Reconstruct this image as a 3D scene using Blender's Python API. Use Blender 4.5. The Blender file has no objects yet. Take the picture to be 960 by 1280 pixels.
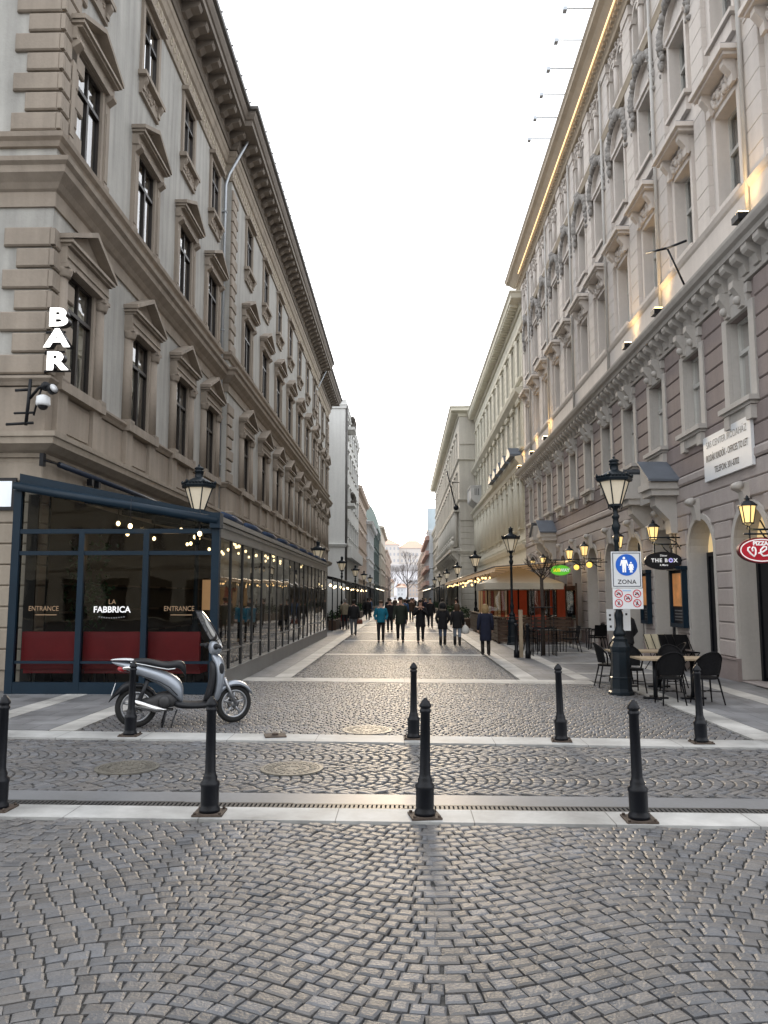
import bpy, bmesh, math, random
from mathutils import Vector, Matrix
PI = math.pi
R = math.radians
rnd = random.Random(11)
scene = bpy.context.scene
COL = scene.collection

# ------------------------------------------------------------------ helpers
class MB:
    """collects geometry for ONE mesh object; T maps (a,b,c) to the object's local xyz"""
    def __init__(s, T=None):
        s.v = []; s.f = []; s.sm = []; s.T = T
    def add(s, vs, fs, smooth=False):
        o = len(s.v)
        if s.T:
            vs = [s.T(*p) for p in vs]
        s.v.extend(tuple(p) for p in vs)
        for f in fs:
            s.f.append(tuple(i + o for i in f)); s.sm.append(smooth)
        return s
    def box(s, x0, x1, y0, y1, z0, z1):
        return s.add([(x0,y0,z0),(x1,y0,z0),(x1,y1,z0),(x0,y1,z0),(x0,y0,z1),(x1,y0,z1),(x1,y1,z1),(x0,y1,z1)],
              [(0,3,2,1),(4,5,6,7),(0,1,5,4),(1,2,6,5),(2,3,7,6),(3,0,4,7)])
    def cbox(s, u0, u1, n0, n1, z0, z1, c):
        """block whose front face (n1) is chamfered by c (frame: n=x, u=y)"""
        a = min(c, (u1-u0)*.3)
        return s.add([(n0,u0,z0),(n0,u1,z0),(n0,u1,z1),(n0,u0,z1),
                      (n1-c,u0,z0),(n1-c,u1,z0),(n1-c,u1,z1),(n1-c,u0,z1),
                      (n1,u0+a,z0+c),(n1,u1-a,z0+c),(n1,u1-a,z1-c),(n1,u0+a,z1-c)],
              [(8,9,10,11),(4,5,9,8),(5,6,10,9),(6,7,11,10),(7,4,8,11),(0,1,5,4),(1,2,6,5),(2,3,7,6),(3,0,4,7),(0,3,2,1)])
    def quad(s, a, b, c, d):
        return s.add([a,b,c,d],[(0,1,2,3)])
    def tube(s, pts, r, n=8, cap=True, smooth=True):
        pts = [Vector(p) for p in pts]
        rs = r if isinstance(r,(list,tuple)) else [r]*len(pts)
        vs=[]; fs=[]
        up = Vector((0,0,1))
        prev=None
        for i,p in enumerate(pts):
            d = (pts[min(i+1,len(pts)-1)]-pts[max(i-1,0)])
            if d.length<1e-9: d=Vector((0,0,1))
            d.normalize()
            if prev is None:
                ref = up if abs(d.z)<.9 else Vector((1,0,0))
                a = d.cross(ref).normalized()
            else:
                a = (prev - d*prev.dot(d))
                a = a.normalized() if a.length>1e-6 else d.cross(up).normalized()
            prev=a
            b = d.cross(a)
            for k in range(n):
                t=2*PI*k/n
                vs.append(p + (a*math.cos(t)+b*math.sin(t))*rs[i])
        for i in range(len(pts)-1):
            for k in range(n):
                fs.append((i*n+k,i*n+(k+1)%n,(i+1)*n+(k+1)%n,(i+1)*n+k))
        if cap:
            fs.append(tuple(range(n))); fs.append(tuple(range((len(pts)-1)*n,len(pts)*n)))
        return s.add(vs,fs,smooth)
    def lathe(s, prof, cx=0, cy=0, cz=0, n=16, smooth=True, rot=0, M=None, loop=False):
        vs=[];fs=[]
        for (r,z) in prof:
            for k in range(n):
                t=2*PI*k/n+rot
                p=Vector((r*math.cos(t),r*math.sin(t),z))
                if M is not None: p=M@p
                vs.append((p.x+cx,p.y+cy,p.z+cz))
        m=len(prof)
        for i in range(m-1):
            for k in range(n):
                fs.append((i*n+k,i*n+(k+1)%n,(i+1)*n+(k+1)%n,(i+1)*n+k))
        if loop:
            for k in range(n): fs.append(((m-1)*n+k,(m-1)*n+(k+1)%n,(k+1)%n,k))
        else:
            fs.append(tuple(range(n))[::-1]); fs.append(tuple(range((m-1)*n,m*n)))
        return s.add(vs,fs,smooth)
    def ball(s, c, r, n=10, m=6, sx=1, sy=1, sz=1):
        prof=[(max(1e-4,math.sin(PI*i/m)),-math.cos(PI*i/m)) for i in range(m+1)]
        M=Matrix.Diagonal((r*sx,r*sy,r*sz))
        return s.lathe(prof,c[0],c[1],c[2],n,True,0,M)
    def prism(s, poly, lo, hi, ax='y'):
        """extrude 2-D polygon; ax = extrusion axis"""
        def P(a,b,c):
            return (c,a,b) if ax=='x' else ((a,c,b) if ax=='y' else (a,b,c))
        n=len(poly)
        vs=[P(a,b,lo) for a,b in poly]+[P(a,b,hi) for a,b in poly]
        fs=[tuple(range(n))[::-1],tuple(range(n,2*n))]+[(i,(i+1)%n,n+(i+1)%n,n+i) for i in range(n)]
        return s.add(vs,fs)
    def sweep(s, path, prof, cap=True):
        """sweep closed profile [(n,z)] along an xy polyline, outward = right-hand side of travel"""
        P=[Vector(p) for p in path]; N=[]
        for i in range(len(P)-1):
            d=(P[i+1]-P[i]).normalized(); N.append(Vector((d.y,-d.x)))
        off=[]
        for i in range(len(P)):
            if i==0: off.append(N[0])
            elif i==len(P)-1: off.append(N[-1])
            else:
                a,b=N[i-1],N[i]; off.append((a+b)/(1+a.dot(b)))
        k=len(prof); vs=[];fs=[]
        for p,o in zip(P,off):
            for (n,z) in prof: vs.append((p.x+o.x*n,p.y+o.y*n,z))
        for i in range(len(P)-1):
            for j in range(k):
                fs.append((i*k+j,i*k+(j+1)%k,(i+1)*k+(j+1)%k,(i+1)*k+j))
        if cap:
            fs.append(tuple(range(k))); fs.append(tuple(range((len(P)-1)*k,len(P)*k))[::-1])
        return s.add(vs,fs)
    def loft(s, secs, smooth=True, cap=True):
        n=len(secs[0]); vs=[p for q in secs for p in q]; fs=[]
        for i in range(len(secs)-1):
            for k in range(n):
                fs.append((i*n+k,i*n+(k+1)%n,(i+1)*n+(k+1)%n,(i+1)*n+k))
        if cap:
            fs.append(tuple(range(n))[::-1]); fs.append(tuple(range((len(secs)-1)*n,len(secs)*n)))
        return s.add(vs,fs,smooth)
    def mesh(s, name, fix=True):
        me=bpy.data.meshes.new(name)
        me.from_pydata(s.v,[],s.f)
        me.polygons.foreach_set('use_smooth',s.sm)
        if fix and len(s.f)<60000:
            bm=bmesh.new(); bm.from_mesh(me); bmesh.ops.recalc_face_normals(bm,faces=bm.faces); bm.to_mesh(me); bm.free()
        me.update()
        return me
    def build(s, name, mat, parent=None, loc=None, fix=True, kind=None, label=None, sub=0):
        me=s.mesh(name,fix)
        o=bpy.data.objects.new(name,me); COL.objects.link(o)
        if mat: me.materials.append(mat)
        if parent: o.parent=parent
        if loc is not None: o.location=loc
        if kind: o['kind']=kind
        if label: o['label']=label
        if sub:
            m=o.modifiers.new('sub','SUBSURF'); m.levels=sub; m.render_levels=sub
        return o

def tag(o,label,cat,group=None):
    o['label']=label; o['category']=cat
    if group: o['group']=group
    return o
def thing(name,label,cat,loc=(0,0,0),rotz=0,group=None):
    o=bpy.data.objects.new(name,None); COL.objects.link(o)
    o.location=loc; o.rotation_euler=(0,0,rotz); o.empty_display_size=.2
    return tag(o,label,cat,group)
KIDS={}
def kids(o): return [c for c in COL.objects if c.parent is o]
def dup(o,loc=None,rotz=None,label=None,parent=None,kmap=None):
    c=o.copy(); COL.objects.link(c)
    if parent: c.parent=parent
    if loc is not None: c.location=loc
    if rotz is not None: c.rotation_euler=(0,0,rotz)
    if label: c['label']=label
    ks=KIDS.get(o.name)
    if ks is None: ks=KIDS[o.name]=kids(o)
    for k in ks: dup(k,parent=c)
    return c
def text(name,body,size,mat,parent,loc,rot,ext=.003,bold=0.0,sx=1.0,spacing=1.0,align='CENTER'):
    cu=bpy.data.curves.new(name,'FONT'); cu.body=body; cu.size=size; cu.align_x=align; cu.align_y='CENTER'
    cu.extrude=ext; cu.offset=bold; cu.space_character=spacing; cu.resolution_u=4
    t=bpy.data.objects.new(name,cu)
    me=bpy.data.meshes.new_from_object(t)
    bpy.data.objects.remove(t)
    o=bpy.data.objects.new(name,me); COL.objects.link(o)
    me.materials.clear(); me.materials.append(mat)
    o.location=loc; o.rotation_euler=rot; o.scale=(sx,1,1)
    if parent: o.parent=parent
    return o

# ------------------------------------------------------------------ materials
MATS={}
def M(name,col,rough=.75,var=.14,scale=1.3,bump=0.0,bscale=30,metal=0,spec=.35,streak=0.0,emit=None,estr=0,attr=None,coat=0,fine=.06):
    if name in MATS: return MATS[name]
    m=bpy.data.materials.new(name); m.use_nodes=True
    nt=m.node_tree; N=nt.nodes; L=nt.links
    b=N['Principled BSDF']
    b.inputs['Roughness'].default_value=rough; b.inputs['Metallic'].default_value=metal
    b.inputs['Specular IOR Level'].default_value=spec
    b.inputs['Coat Weight'].default_value=coat
    geo=N.new('ShaderNodeNewGeometry')
    def noise(sc,det=4,vec=None):
        n=N.new('ShaderNodeTexNoise'); n.inputs['Scale'].default_value=sc; n.inputs['Detail'].default_value=det
        L.new(vec or geo.outputs['Position'],n.inputs['Vector']); return n
    n1=noise(scale,5)
    fac=n1.outputs['Fac']
    def math_(op,a,bv,c=None):
        q=N.new('ShaderNodeMath'); q.operation=op
        for i,x in enumerate((a,bv)):
            if isinstance(x,(int,float)): q.inputs[i].default_value=x
            else: L.new(x,q.inputs[i])
        return q.outputs[0]
    # tone = 1 + var*(noise-.5)*2.6 + fine
    t=math_('MULTIPLY',math_('SUBTRACT',fac,.5),var*3.2)
    if fine:
        n2=noise(scale*14,3)
        t=math_('ADD',t,math_('MULTIPLY',math_('SUBTRACT',n2.outputs['Fac'],.5),fine*3))
    if streak:
        mp=N.new('ShaderNodeMapping'); mp.inputs['Scale'].default_value=(2.6,2.6,.18)
        L.new(geo.outputs['Position'],mp.inputs['Vector'])
        n3=noise(1.4,5,mp.outputs[0])
        t=math_('ADD',t,math_('MULTIPLY',math_('SUBTRACT',n3.outputs['Fac'],.5),streak*3.2))
    if attr:
        at=N.new('ShaderNodeAttribute'); at.attribute_name='tone'
        t=math_('ADD',t,math_('MULTIPLY',math_('SUBTRACT',at.outputs['Fac'],.5),attr))
    t=math_('ADD',t,1.0)
    vm=N.new('ShaderNodeVectorMath'); vm.operation='SCALE'
    vm.inputs[0].default_value=col[:3]; L.new(t,vm.inputs['Scale'])
    if attr:
        fr_=math_('FRACT',math_('MULTIPLY',at.outputs['Fac'],37.0),0)
        cm=N.new('ShaderNodeMix'); cm.data_type='RGBA'; cm.inputs[6].default_value=(col[0]*.96,col[1]*.99,col[2]*1.03,1); cm.inputs[7].default_value=(col[0]*1.07,col[1]*1.01,col[2]*.93,1)
        L.new(fr_,cm.inputs[0]); L.new(cm.outputs[2],vm.inputs[0])
    L.new(vm.outputs[0],b.inputs['Base Color'])
    if bump:
        nb=noise(bscale,5)
        bp=N.new('ShaderNodeBump'); bp.inputs['Strength'].default_value=bump; bp.inputs['Distance'].default_value=.02
        L.new(nb.outputs['Fac'],bp.inputs['Height']); L.new(bp.outputs[0],b.inputs['Normal'])
    if emit:
        b.inputs['Emission Color'].default_value=(*emit,1); b.inputs['Emission Strength'].default_value=estr
    MATS[name]=m
    return m
def glass(name,tint=(.6,.65,.65),ior=1.5,rough=.015,boost=1.0,base=0.0):
    m=bpy.data.materials.new(name); m.use_nodes=True
    nt=m.node_tree; N=nt.nodes; L=nt.links
    N.remove(N['Principled BSDF'])
    tr=N.new('ShaderNodeBsdfTransparent'); tr.inputs[0].default_value=(*tint,1)
    gl=N.new('ShaderNodeBsdfGlossy'); gl.inputs['Roughness'].default_value=rough
    geo=N.new('ShaderNodeNewGeometry')
    nz=N.new('ShaderNodeTexNoise'); nz.inputs['Scale'].default_value=.9; nz.inputs['Detail'].default_value=1
    L.new(geo.outputs['Position'],nz.inputs['Vector'])
    bp=N.new('ShaderNodeBump'); bp.inputs['Strength'].default_value=.12; bp.inputs['Distance'].default_value=.05
    L.new(nz.outputs['Fac'],bp.inputs['Height']); L.new(bp.outputs[0],gl.inputs['Normal'])
    fr=N.new('ShaderNodeFresnel'); fr.inputs['IOR'].default_value=ior
    ma=N.new('ShaderNodeMath'); ma.operation='MULTIPLY_ADD'; ma.inputs[1].default_value=boost; ma.inputs[2].default_value=base
    ma.use_clamp=True
    L.new(fr.outputs[0],ma.inputs[0])
    mx=N.new('ShaderNodeMixShader'); L.new(ma.outputs[0],mx.inputs[0]); L.new(tr.outputs[0],mx.inputs[1]); L.new(gl.outputs[0],mx.inputs[2])
    L.new(mx.outputs[0],N['Material Output'].inputs[0])
    MATS[name]=m
    return m
def emis(name,col,s):
    return M(name,(.8,.8,.8),.5,.0,emit=col,estr=s,fine=0)
def slabs(name,col,bw,bh,var=.25,rough=.6,rot=0,mort=.006,sq=.5):
    """stone slabs with joints in world coordinates"""
    m=bpy.data.materials.new(name); m.use_nodes=True
    nt=m.node_tree; N=nt.nodes; L=nt.links; b=N['Principled BSDF']
    geo=N.new('ShaderNodeNewGeometry'); mp=N.new('ShaderNodeMapping'); mp.inputs['Rotation'].default_value=(0,0,rot)
    L.new(geo.outputs['Position'],mp.inputs['Vector'])
    br=N.new('ShaderNodeTexBrick'); br.offset=sq
    br.inputs['Scale'].default_value=1; br.inputs['Brick Width'].default_value=bw; br.inputs['Row Height'].default_value=bh
    br.inputs['Mortar Size'].default_value=mort; br.inputs['Mortar Smooth'].default_value=.2; br.inputs['Bias'].default_value=0
    c=Vector(col)
    br.inputs['Color1'].default_value=(*(c*(1-var)),1); br.inputs['Color2'].default_value=(*(c*(1+var)),1); br.inputs['Mortar'].default_value=(*(c*.38),1)
    L.new(mp.outputs[0],br.inputs['Vector'])
    nz=N.new('ShaderNodeTexNoise'); nz.inputs['Scale'].default_value=1.1; nz.inputs['Detail'].default_value=8; nz.inputs['Roughness'].default_value=.65
    L.new(geo.outputs['Position'],nz.inputs['Vector'])
    mr=N.new('ShaderNodeMapRange'); mr.inputs[1].default_value=.3; mr.inputs[2].default_value=.7; mr.inputs[3].default_value=.52; mr.inputs[4].default_value=1.30
    L.new(nz.outputs['Fac'],mr.inputs[0])
    vm=N.new('ShaderNodeVectorMath'); vm.operation='SCALE'; L.new(br.outputs['Color'],vm.inputs[0]); L.new(mr.outputs[0],vm.inputs['Scale'])
    L.new(vm.outputs[0],b.inputs['Base Color'])
    mr2=N.new('ShaderNodeMapRange'); mr2.inputs[3].default_value=rough-.12; mr2.inputs[4].default_value=rough+.15
    L.new(nz.outputs['Fac'],mr2.inputs[0]); L.new(mr2.outputs[0],b.inputs['Roughness'])
    bp=N.new('ShaderNodeBump'); bp.inputs['Strength'].default_value=.4; bp.inputs['Distance'].default_value=.01; bp.invert=True
    L.new(br.outputs['Fac'],bp.inputs['Height']); L.new(bp.outputs[0],b.inputs['Normal'])
    b.inputs['Specular IOR Level'].default_value=.4
    MATS[name]=m
    return m

m_sett=M('sett_stone',(.108,.108,.112),.47,.22,.9,bump=.5,bscale=60,spec=.42,attr=.55,fine=.15)
m_joint=M('joint_sand',(.075,.073,.07),.9,.35,9,bump=.5,bscale=90,fine=.5)
m_slab=slabs('grey_slabs',(.17,.172,.178),.62,.42,.16,.55)
m_slab2=slabs('grey_slabs_along',(.165,.167,.174),.42,.7,.16,.55)
m_pale=slabs('pale_stone',(.38,.373,.355),1.25,.9,.10,.6)
m_kerb=slabs('pale_kerb',(.37,.372,.365),1.15,3.0,.07,.6,mort=.005)
m_smooth=M('smooth_stone_strip',(.15,.154,.162),.5,.2,1.5,fine=.1)
m_ground=M('ground_far',(.16,.16,.165),.75,.2,.3)
m_iron=M('cast_iron_black',(.006,.007,.010),.42,.25,6,bump=.12,bscale=45,spec=.25,fine=.2)
m_lampiron=M('lamp_iron',(.006,.011,.016),.42,.25,5,bump=.12,bscale=40,spec=.25,fine=.2)
m_rust=M('rusty_plate',(.062,.046,.036),.7,.5,14,bump=.4,bscale=60,fine=.4)
m_manhole=M('manhole_iron',(.13,.122,.105),.5,.3,7,bump=.3,bscale=60,metal=.15,fine=.3)
m_grate=M('drain_grate',(.045,.045,.045),.5,.3,8)
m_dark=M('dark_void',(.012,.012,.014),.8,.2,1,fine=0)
# ------------------------------------------------------------------ camera, world, sun
W,Hh=960,1280
cam=bpy.data.cameras.new('camera'); cam.sensor_fit='VERTICAL'; cam.sensor_height=24; cam.lens=18
cam.clip_end=6000; cam.clip_start=.05
co=bpy.data.objects.new('camera',cam); COL.objects.link(co)
co.location=(0,0,1.85); co.rotation_euler=(R(90+6.301),0,R(1.483))
scene.camera=co
scene.render.resolution_x=768; scene.render.resolution_y=1024
scene.view_settings.view_transform='Standard'; scene.view_settings.look='None'; scene.view_settings.exposure=0
SUN_EL,SUN_AZ=12.0,-4.5
w=bpy.data.worlds.new('World'); scene.world=w; w.use_nodes=True
nt=w.node_tree; N=nt.nodes; L=nt.links
bg=N['Background']; bg.inputs['Strength'].default_value=.12
sky=N.new('ShaderNodeTexSky'); sky.sky_type='NISHITA'; sky.sun_disc=False
sky.sun_elevation=R(SUN_EL); sky.sun_rotation=R(SUN_AZ); sky.air_density=1.0; sky.dust_density=2.5; sky.altitude=100
hs=N.new('ShaderNodeHueSaturation'); hs.inputs['Saturation'].default_value=.35; L.new(sky.outputs[0],hs.inputs['Color'])
mx=N.new('ShaderNodeMix'); mx.data_type='RGBA'; mx.inputs[0].default_value=.72
L.new(hs.outputs[0],mx.inputs[6]); mx.inputs[7].default_value=(23.0,23.6,24.6,1)   # bright even overcast
L.new(mx.outputs[2],bg.inputs['Color'])
sl=bpy.data.lights.new('sun','SUN'); sl.energy=2.2; sl.angle=R(14); sl.color=(1,.78,.52)
so=bpy.data.objects.new('sun',sl); COL.objects.link(so)
d=Vector((math.sin(R(SUN_AZ))*math.cos(R(SUN_EL)),math.cos(R(SUN_AZ))*math.cos(R(SUN_EL)),math.sin(R(SUN_EL))))
so.rotation_euler=d.to_track_quat('Z','Y').to_euler(); so.location=(0,60,40)

# ------------------------------------------------------------------ ground
def struct(name,mb,mat,fix=True):
    return mb.build(name,mat,kind='structure',fix=fix)
Z0=-.022
mb=MB(); mb.quad((-2500,-1500,Z0-.03),(2500,-1500,Z0-.03),(2500,4000,Z0-.03),(-2500,4000,Z0-.03)); struct('ground',mb,m_ground)
# kerb lines slope slightly across the street, as the cross street meets it at an angle
def yf(x): return 7.03-.02*(x+3.6)          # far edge of the near kerb
def yb(x): return 10.04-.05*x               # near edge of the far kerb
def yn(x): return 17.0-.06*x
def setts(name,inside,x0,x1,y0,y1,pw,sag,sw,sh,axis='y',phase=0.,dens=1.0,gap=.011,seed=1,top=.0,bev=.016,wave=False):
    rr=random.Random(seed); vs=[];fs=[];tone=[]
    # segmental-arc sett paving: columns of arched courses
    span=(x0,x1) if axis=='y' else (y0,y1); run=(y0,y1) if axis=='y' else (x0,x1)
    ncol=int((span[1]-span[0])/pw)+2
    for c in range(ncol):
        ca=span[0]+phase-(pw if pw<4 else 0)+c*pw
        nrow=int((run[1]-run[0]+sag)/sh)+2
        for r in range(nrow):
            base=run[0]-sag+r*sh
            k=max(3,int(round(pw*1.06/sw))); off=.5*(r%2)
            ts=[]
            for i in range(k+1):
                t=(i+(off if 0<i<k else 0)+rr.uniform(-.21,.21)*(0<i<k))/k
                ts.append(min(1,max(0,t)))
            ts.sort(); ts[0]-=rr.uniform(-.1,.3)/k; ts[-1]+=rr.uniform(-.1,.3)/k
            for i in range(len(ts)-1):
                ta,tb=ts[i],ts[i+1]
                if tb-ta<.25/k: continue
                tc=(ta+tb)/2
                def arc(t): return sag*(1-min(1,(2*t-1)**2)) if not wave else sag*(.5-.5*math.cos(2*PI*t))
                a=ca+tc*pw; bb=base+arc(tc)
                X,Y=(a,bb) if axis=='y' else (bb,a)
                if not inside(X,Y): continue
                hw=(tb-ta)*pw/2-gap/2; hh=sh/2-gap/2
                slope=(sag*(-4*(2*tc-1)) if not wave else sag*PI*math.sin(2*PI*tc))/pw
                q_=math.sqrt(1+slope*slope); hh/=q_; hw*=q_
                an=math.atan(slope)+rr.gauss(0,.028)
                ca_,sa_=math.cos(an),math.sin(an)
                h=top+rr.uniform(-.004,.004); q=[]
                tx,ty=rr.uniform(-.02,.02),rr.uniform(-.02,.02)
                for (e,g) in ((-1,-1),(1,-1),(1,1),(-1,1)):
                    q.append((e*hw*rr.uniform(.90,1.03)+rr.uniform(-.004,.004),g*hh*rr.uniform(.86,1.03)))
                cs=[]
                for sc_,zz in ((1.0,Z0-.01),(1.0,h-.007),(1-bev/.055,h)):
                    for (px,py) in q:
                        px,py=px*sc_,py*sc_
                        ga=px*ca_-py*sa_ ; gb=px*sa_+py*ca_
                        if axis=='y': cs.append((X+ga,Y+gb,zz+(tx*px+ty*py if zz>Z0 else 0)))
                        else: cs.append((X+gb,Y+ga,zz+(tx*px+ty*py if zz>Z0 else 0)))
                o=len(vs); vs.extend(cs)
                fs.append((o+8,o+9,o+10,o+11))
                for s_ in (0,4):
                    for j in range(4):
                        fs.append((o+s_+j,o+s_+(j+1)%4,o+s_+4+(j+1)%4,o+s_+4+j))
                tn=min(1,max(0,rr.gauss(.5,.22)))
                tone.extend([tn]*9)
    me=bpy.data.meshes.new(name); me.from_pydata(vs,[],fs)
    if axis!='y': me.flip_normals()
    at=me.attributes.new('tone','FLOAT','FACE'); at.data.foreach_set('value',tone)
    me.materials.append(m_sett); me.update()
    o=bpy.data.objects.new(name,me); COL.objects.link(o); o['kind']='structure'
    return o
def sheet(name,pts,z,mat,thick=0):
    mb=MB(); n=len(pts)
    if thick:
        mb.add([(x,y,z-thick) for x,y in pts]+[(x,y,z) for x,y in pts],
            [tuple(range(n,2*n))]+[(i,(i+1)%n,n+(i+1)%n,n+i) for i in range(n)])
    else: mb.add([(x,y,z) for x,y in pts],[tuple(range(n))])
    return struct(name,mb,mat)
sheet('paving_bed',[(-30,-6),(30,-6),(30,140),(-30,140)],Z0,m_joint)
setts('square_paving',lambda x,y:y<yf(x)-.42 and -6.5<x<6.5,-6.5,6.5,-1.5,6.75,2.96,.46,.108,.096,wave=True,phase=.76,seed=3,gap=.0065)
# near kerb, drain, smooth strip
def strip(name,f0,f1,z,mat,x0=-26,x1=26,thick=.03):
    return sheet(name,[(x0,f0(x0)),(x1,f0(x1)),(x1,f1(x1)),(x0,f1(x0))],z,mat,thick)
strip('kerb',lambda x:yf(x)-.38,lambda x:yf(x),.006,m_kerb)
strip('gutter_stones',lambda x:yf(x)+.17,lambda x:yf(x)+.52,.0,m_smooth)
mb=MB()
x=-14.0
while x<14:
    y=yf(x)+.005
    mb.box(x,x+.024,y+.02,y+.13,-.02,.003); x+=.04
for xx in range(-14,14,1):
    mb.box(xx+.001,xx+.999,yf(xx+.5)+.003,yf(xx+.5)+.024,-.02,.004); mb.box(xx+.001,xx+.999,yf(xx+.5)+.132,yf(xx+.5)+.165,-.02,.004)
tag(mb.build('drain_grate',m_grate,fix=False),'long dark slotted drain grate beside the near pale kerb','drain')
setts('roadway',lambda x,y:yf(x)+.57<y<yb(x)-.06 and -15<x<15,-15,15,7.3,11,1.02,.42,.110,.112,axis='x',phase=.3,seed=5,gap=.014,top=-.004)
strip('kerb',lambda x:yb(x),lambda x:yb(x)+.50,.006,m_kerb)
# first panel between far kerb and first cross band
setts('street_paving',lambda x,y:yb(x)+.53<y<yn(x)-.02 and -4.55<x<4.50,-4.7,4.6,10,18,9.3,.9,.108,.098,seed=7)
BANDS=[yn(0)+7.75*i for i in range(10)]
sheet('pale_band',[(-9,yn(-9)),(4.1,yn(4.1)),(4.1,yn(4.1)+.75),(-9,yn(-9)+.75)],.004,m_pale,.03)
for i,yy in enumerate(BANDS[1:]):
    if i>6: break
    sheet('pale_band',[(-2.55,yy-.05*(-2.5)),(2.55,yy-.05*2.5),(2.55,yy+.6-.05*2.5),(-2.55,yy+.6+.05*2.5)],.0035,m_pale,.03)
def inpanel(x,y):
    if not -2.53<x<2.53: return False
    for b in BANDS:
        s=y+.055*x
        if b-.04<s<b+.66+(.12 if b<18 else 0): return False
    return y>yn(x)+.7
setts('street_paving',lambda x,y:inpanel(x,y) and y<40,-2.6,2.6,17,41,5.2,.5,.108,.098,seed=9)
setts('street_paving',lambda x,y:inpanel(x,y) and y>40,-2.6,2.6,40,78,5.2,.5,.16,.15,seed=10,gap=.016)
sheet('street_far',[(-2.6,78),(2.6,78),(2.6,420),(-2.6,420)],-.002,m_slab)
for s in (-1,1):
    sheet('pale_border',[(s*2.6,yn(s*2.6)+.76),(s*3.0,yn(s*3)+.76),(s*3.0,160),(s*2.6,160)],.005,m_pale,.03)
# right pavement slabs and pale stripes
sheet('right_pavement',[(4.98,yb(4.98)+.57),(26,yb(26)+.57),(26,13.0),(7.3,13.0),(7.3,yn(4)+.0),(4.98,yn(4.9))],-.002,m_slab2,.03)
sheet('pale_border',[(4.55,yb(4.55)+.57),(4.95,yb(4.95)+.57),(4.95,yn(4.95)),(4.55,yn(4.55))],.0045,m_pale,.03)
sheet('right_pavement',[(3.02,yn(3)+.77),(7.38,yn(7.38)+.05),(7.38,160),(3.02,160)],-.003,m_slab2,.03)
sheet('pale_border',[(3.85,yn(3.9)+.78),(4.2,yn(4.2)+.78),(4.2,110),(3.85,110)],.003,m_pale,.025)
sheet('pale_border',[(6.25,yb(6.2)+.58),(6.62,yb(6.6)+.58),(6.62,60),(6.25,60)],.003,m_pale,.025)
for yy in (19.0,21.9,26.0,30,34,38): sheet('pale_band',[(4.22,yy),(6.23,yy-.1),(6.23,yy+.2),(4.22,yy+.3)],.0025,m_pale,.025)
# left pavement
sheet('left_pavement',[(-26,yb(-26)+.57),(-4.98,yb(-4.98)+.57),(-4.98,yn(-5)),(-26,yn(-26))],-.002,m_slab,.03)
sheet('pale_border',[(-4.95,yb(-4.9)+.57),(-4.58,yb(-4.6)+.57),(-4.58,yn(-4.6)),(-4.95,yn(-4.9))],.0045,m_pale,.03)
sheet('pale_border',[(-6.45,yb(-6.4)+.57),(-6.05,yb(-6)+.57),(-6.05,15),(-6.45,15)],.0035,m_pale,.03)
sheet('left_pavement',[(-7.5,18.2),(-3.02,yn(-3)+.77),(-3.02,160),(-7.5,160)],-.003,m_slab2,.03)
# ------------------------------------------------------------------ bollards, manholes, loose plate
def bollard_proto():
    t=thing('bollard','x','bollard')
    mb=MB(); mb.lathe([(.001,.02),(.088,.02),(.088,.05),(.074,.07),(.077,.09),(.077,.23),(.082,.24),(.082,.265),(.06,.285),(.062,.31),(.052,.33),
      (.046,.36),(.044,.5),(.040,.86),(.049,.868),(.049,.885),(.041,.892),(.041,.905),(.052,.912),(.052,.925),(.040,.945),(.034,.96),(.018,.972),(.014,.985),(.001,.988)],n=20)
    mb.build('post',m_iron,t)
    mb=MB(); mb.box(-.128,.128,-.118,.118,.006,.022)
    for a in (-1,1):
        for b in (-1,1): mb.lathe([(.014,.022),(.014,.038),(.001,.04)],a*.104,b*.095,0,6)
    mb.build('base_plate',m_rust,t)
    return t
bp_=bollard_proto()
fr=[(-3.55,6.86,'leftmost bollard of the near row, cut by the left edge'),(-1.67,6.78,'near-row bollard standing in front of the scooter'),
    (.17,6.73,'near-row bollard in the middle of the kerb, before the street centre'),(1.95,6.68,'rightmost bollard of the near row by the pale kerb')]
bk=[(-3.67,10.45,'bollard of the far row standing beside the scooter rear wheel'),(.12,10.32,'far-row bollard in the middle near the round manhole cover'),
    (2.02,10.2,'far-row bollard right of the middle, between manhole and cafe tables'),(3.77,10.12,'rightmost far-row bollard in front of the bistro chairs')]
for i,(x,y,l) in enumerate(fr+bk):
    l='black cast iron '+l
    rz=rnd.uniform(-.2,.2)
    if i==0: bp_.location=(x,y,0); bp_.rotation_euler=(0,0,rz); bp_['label']=l
    else: bp_2=dup(bp_,(x,y,0),rz,l)
    
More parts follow.
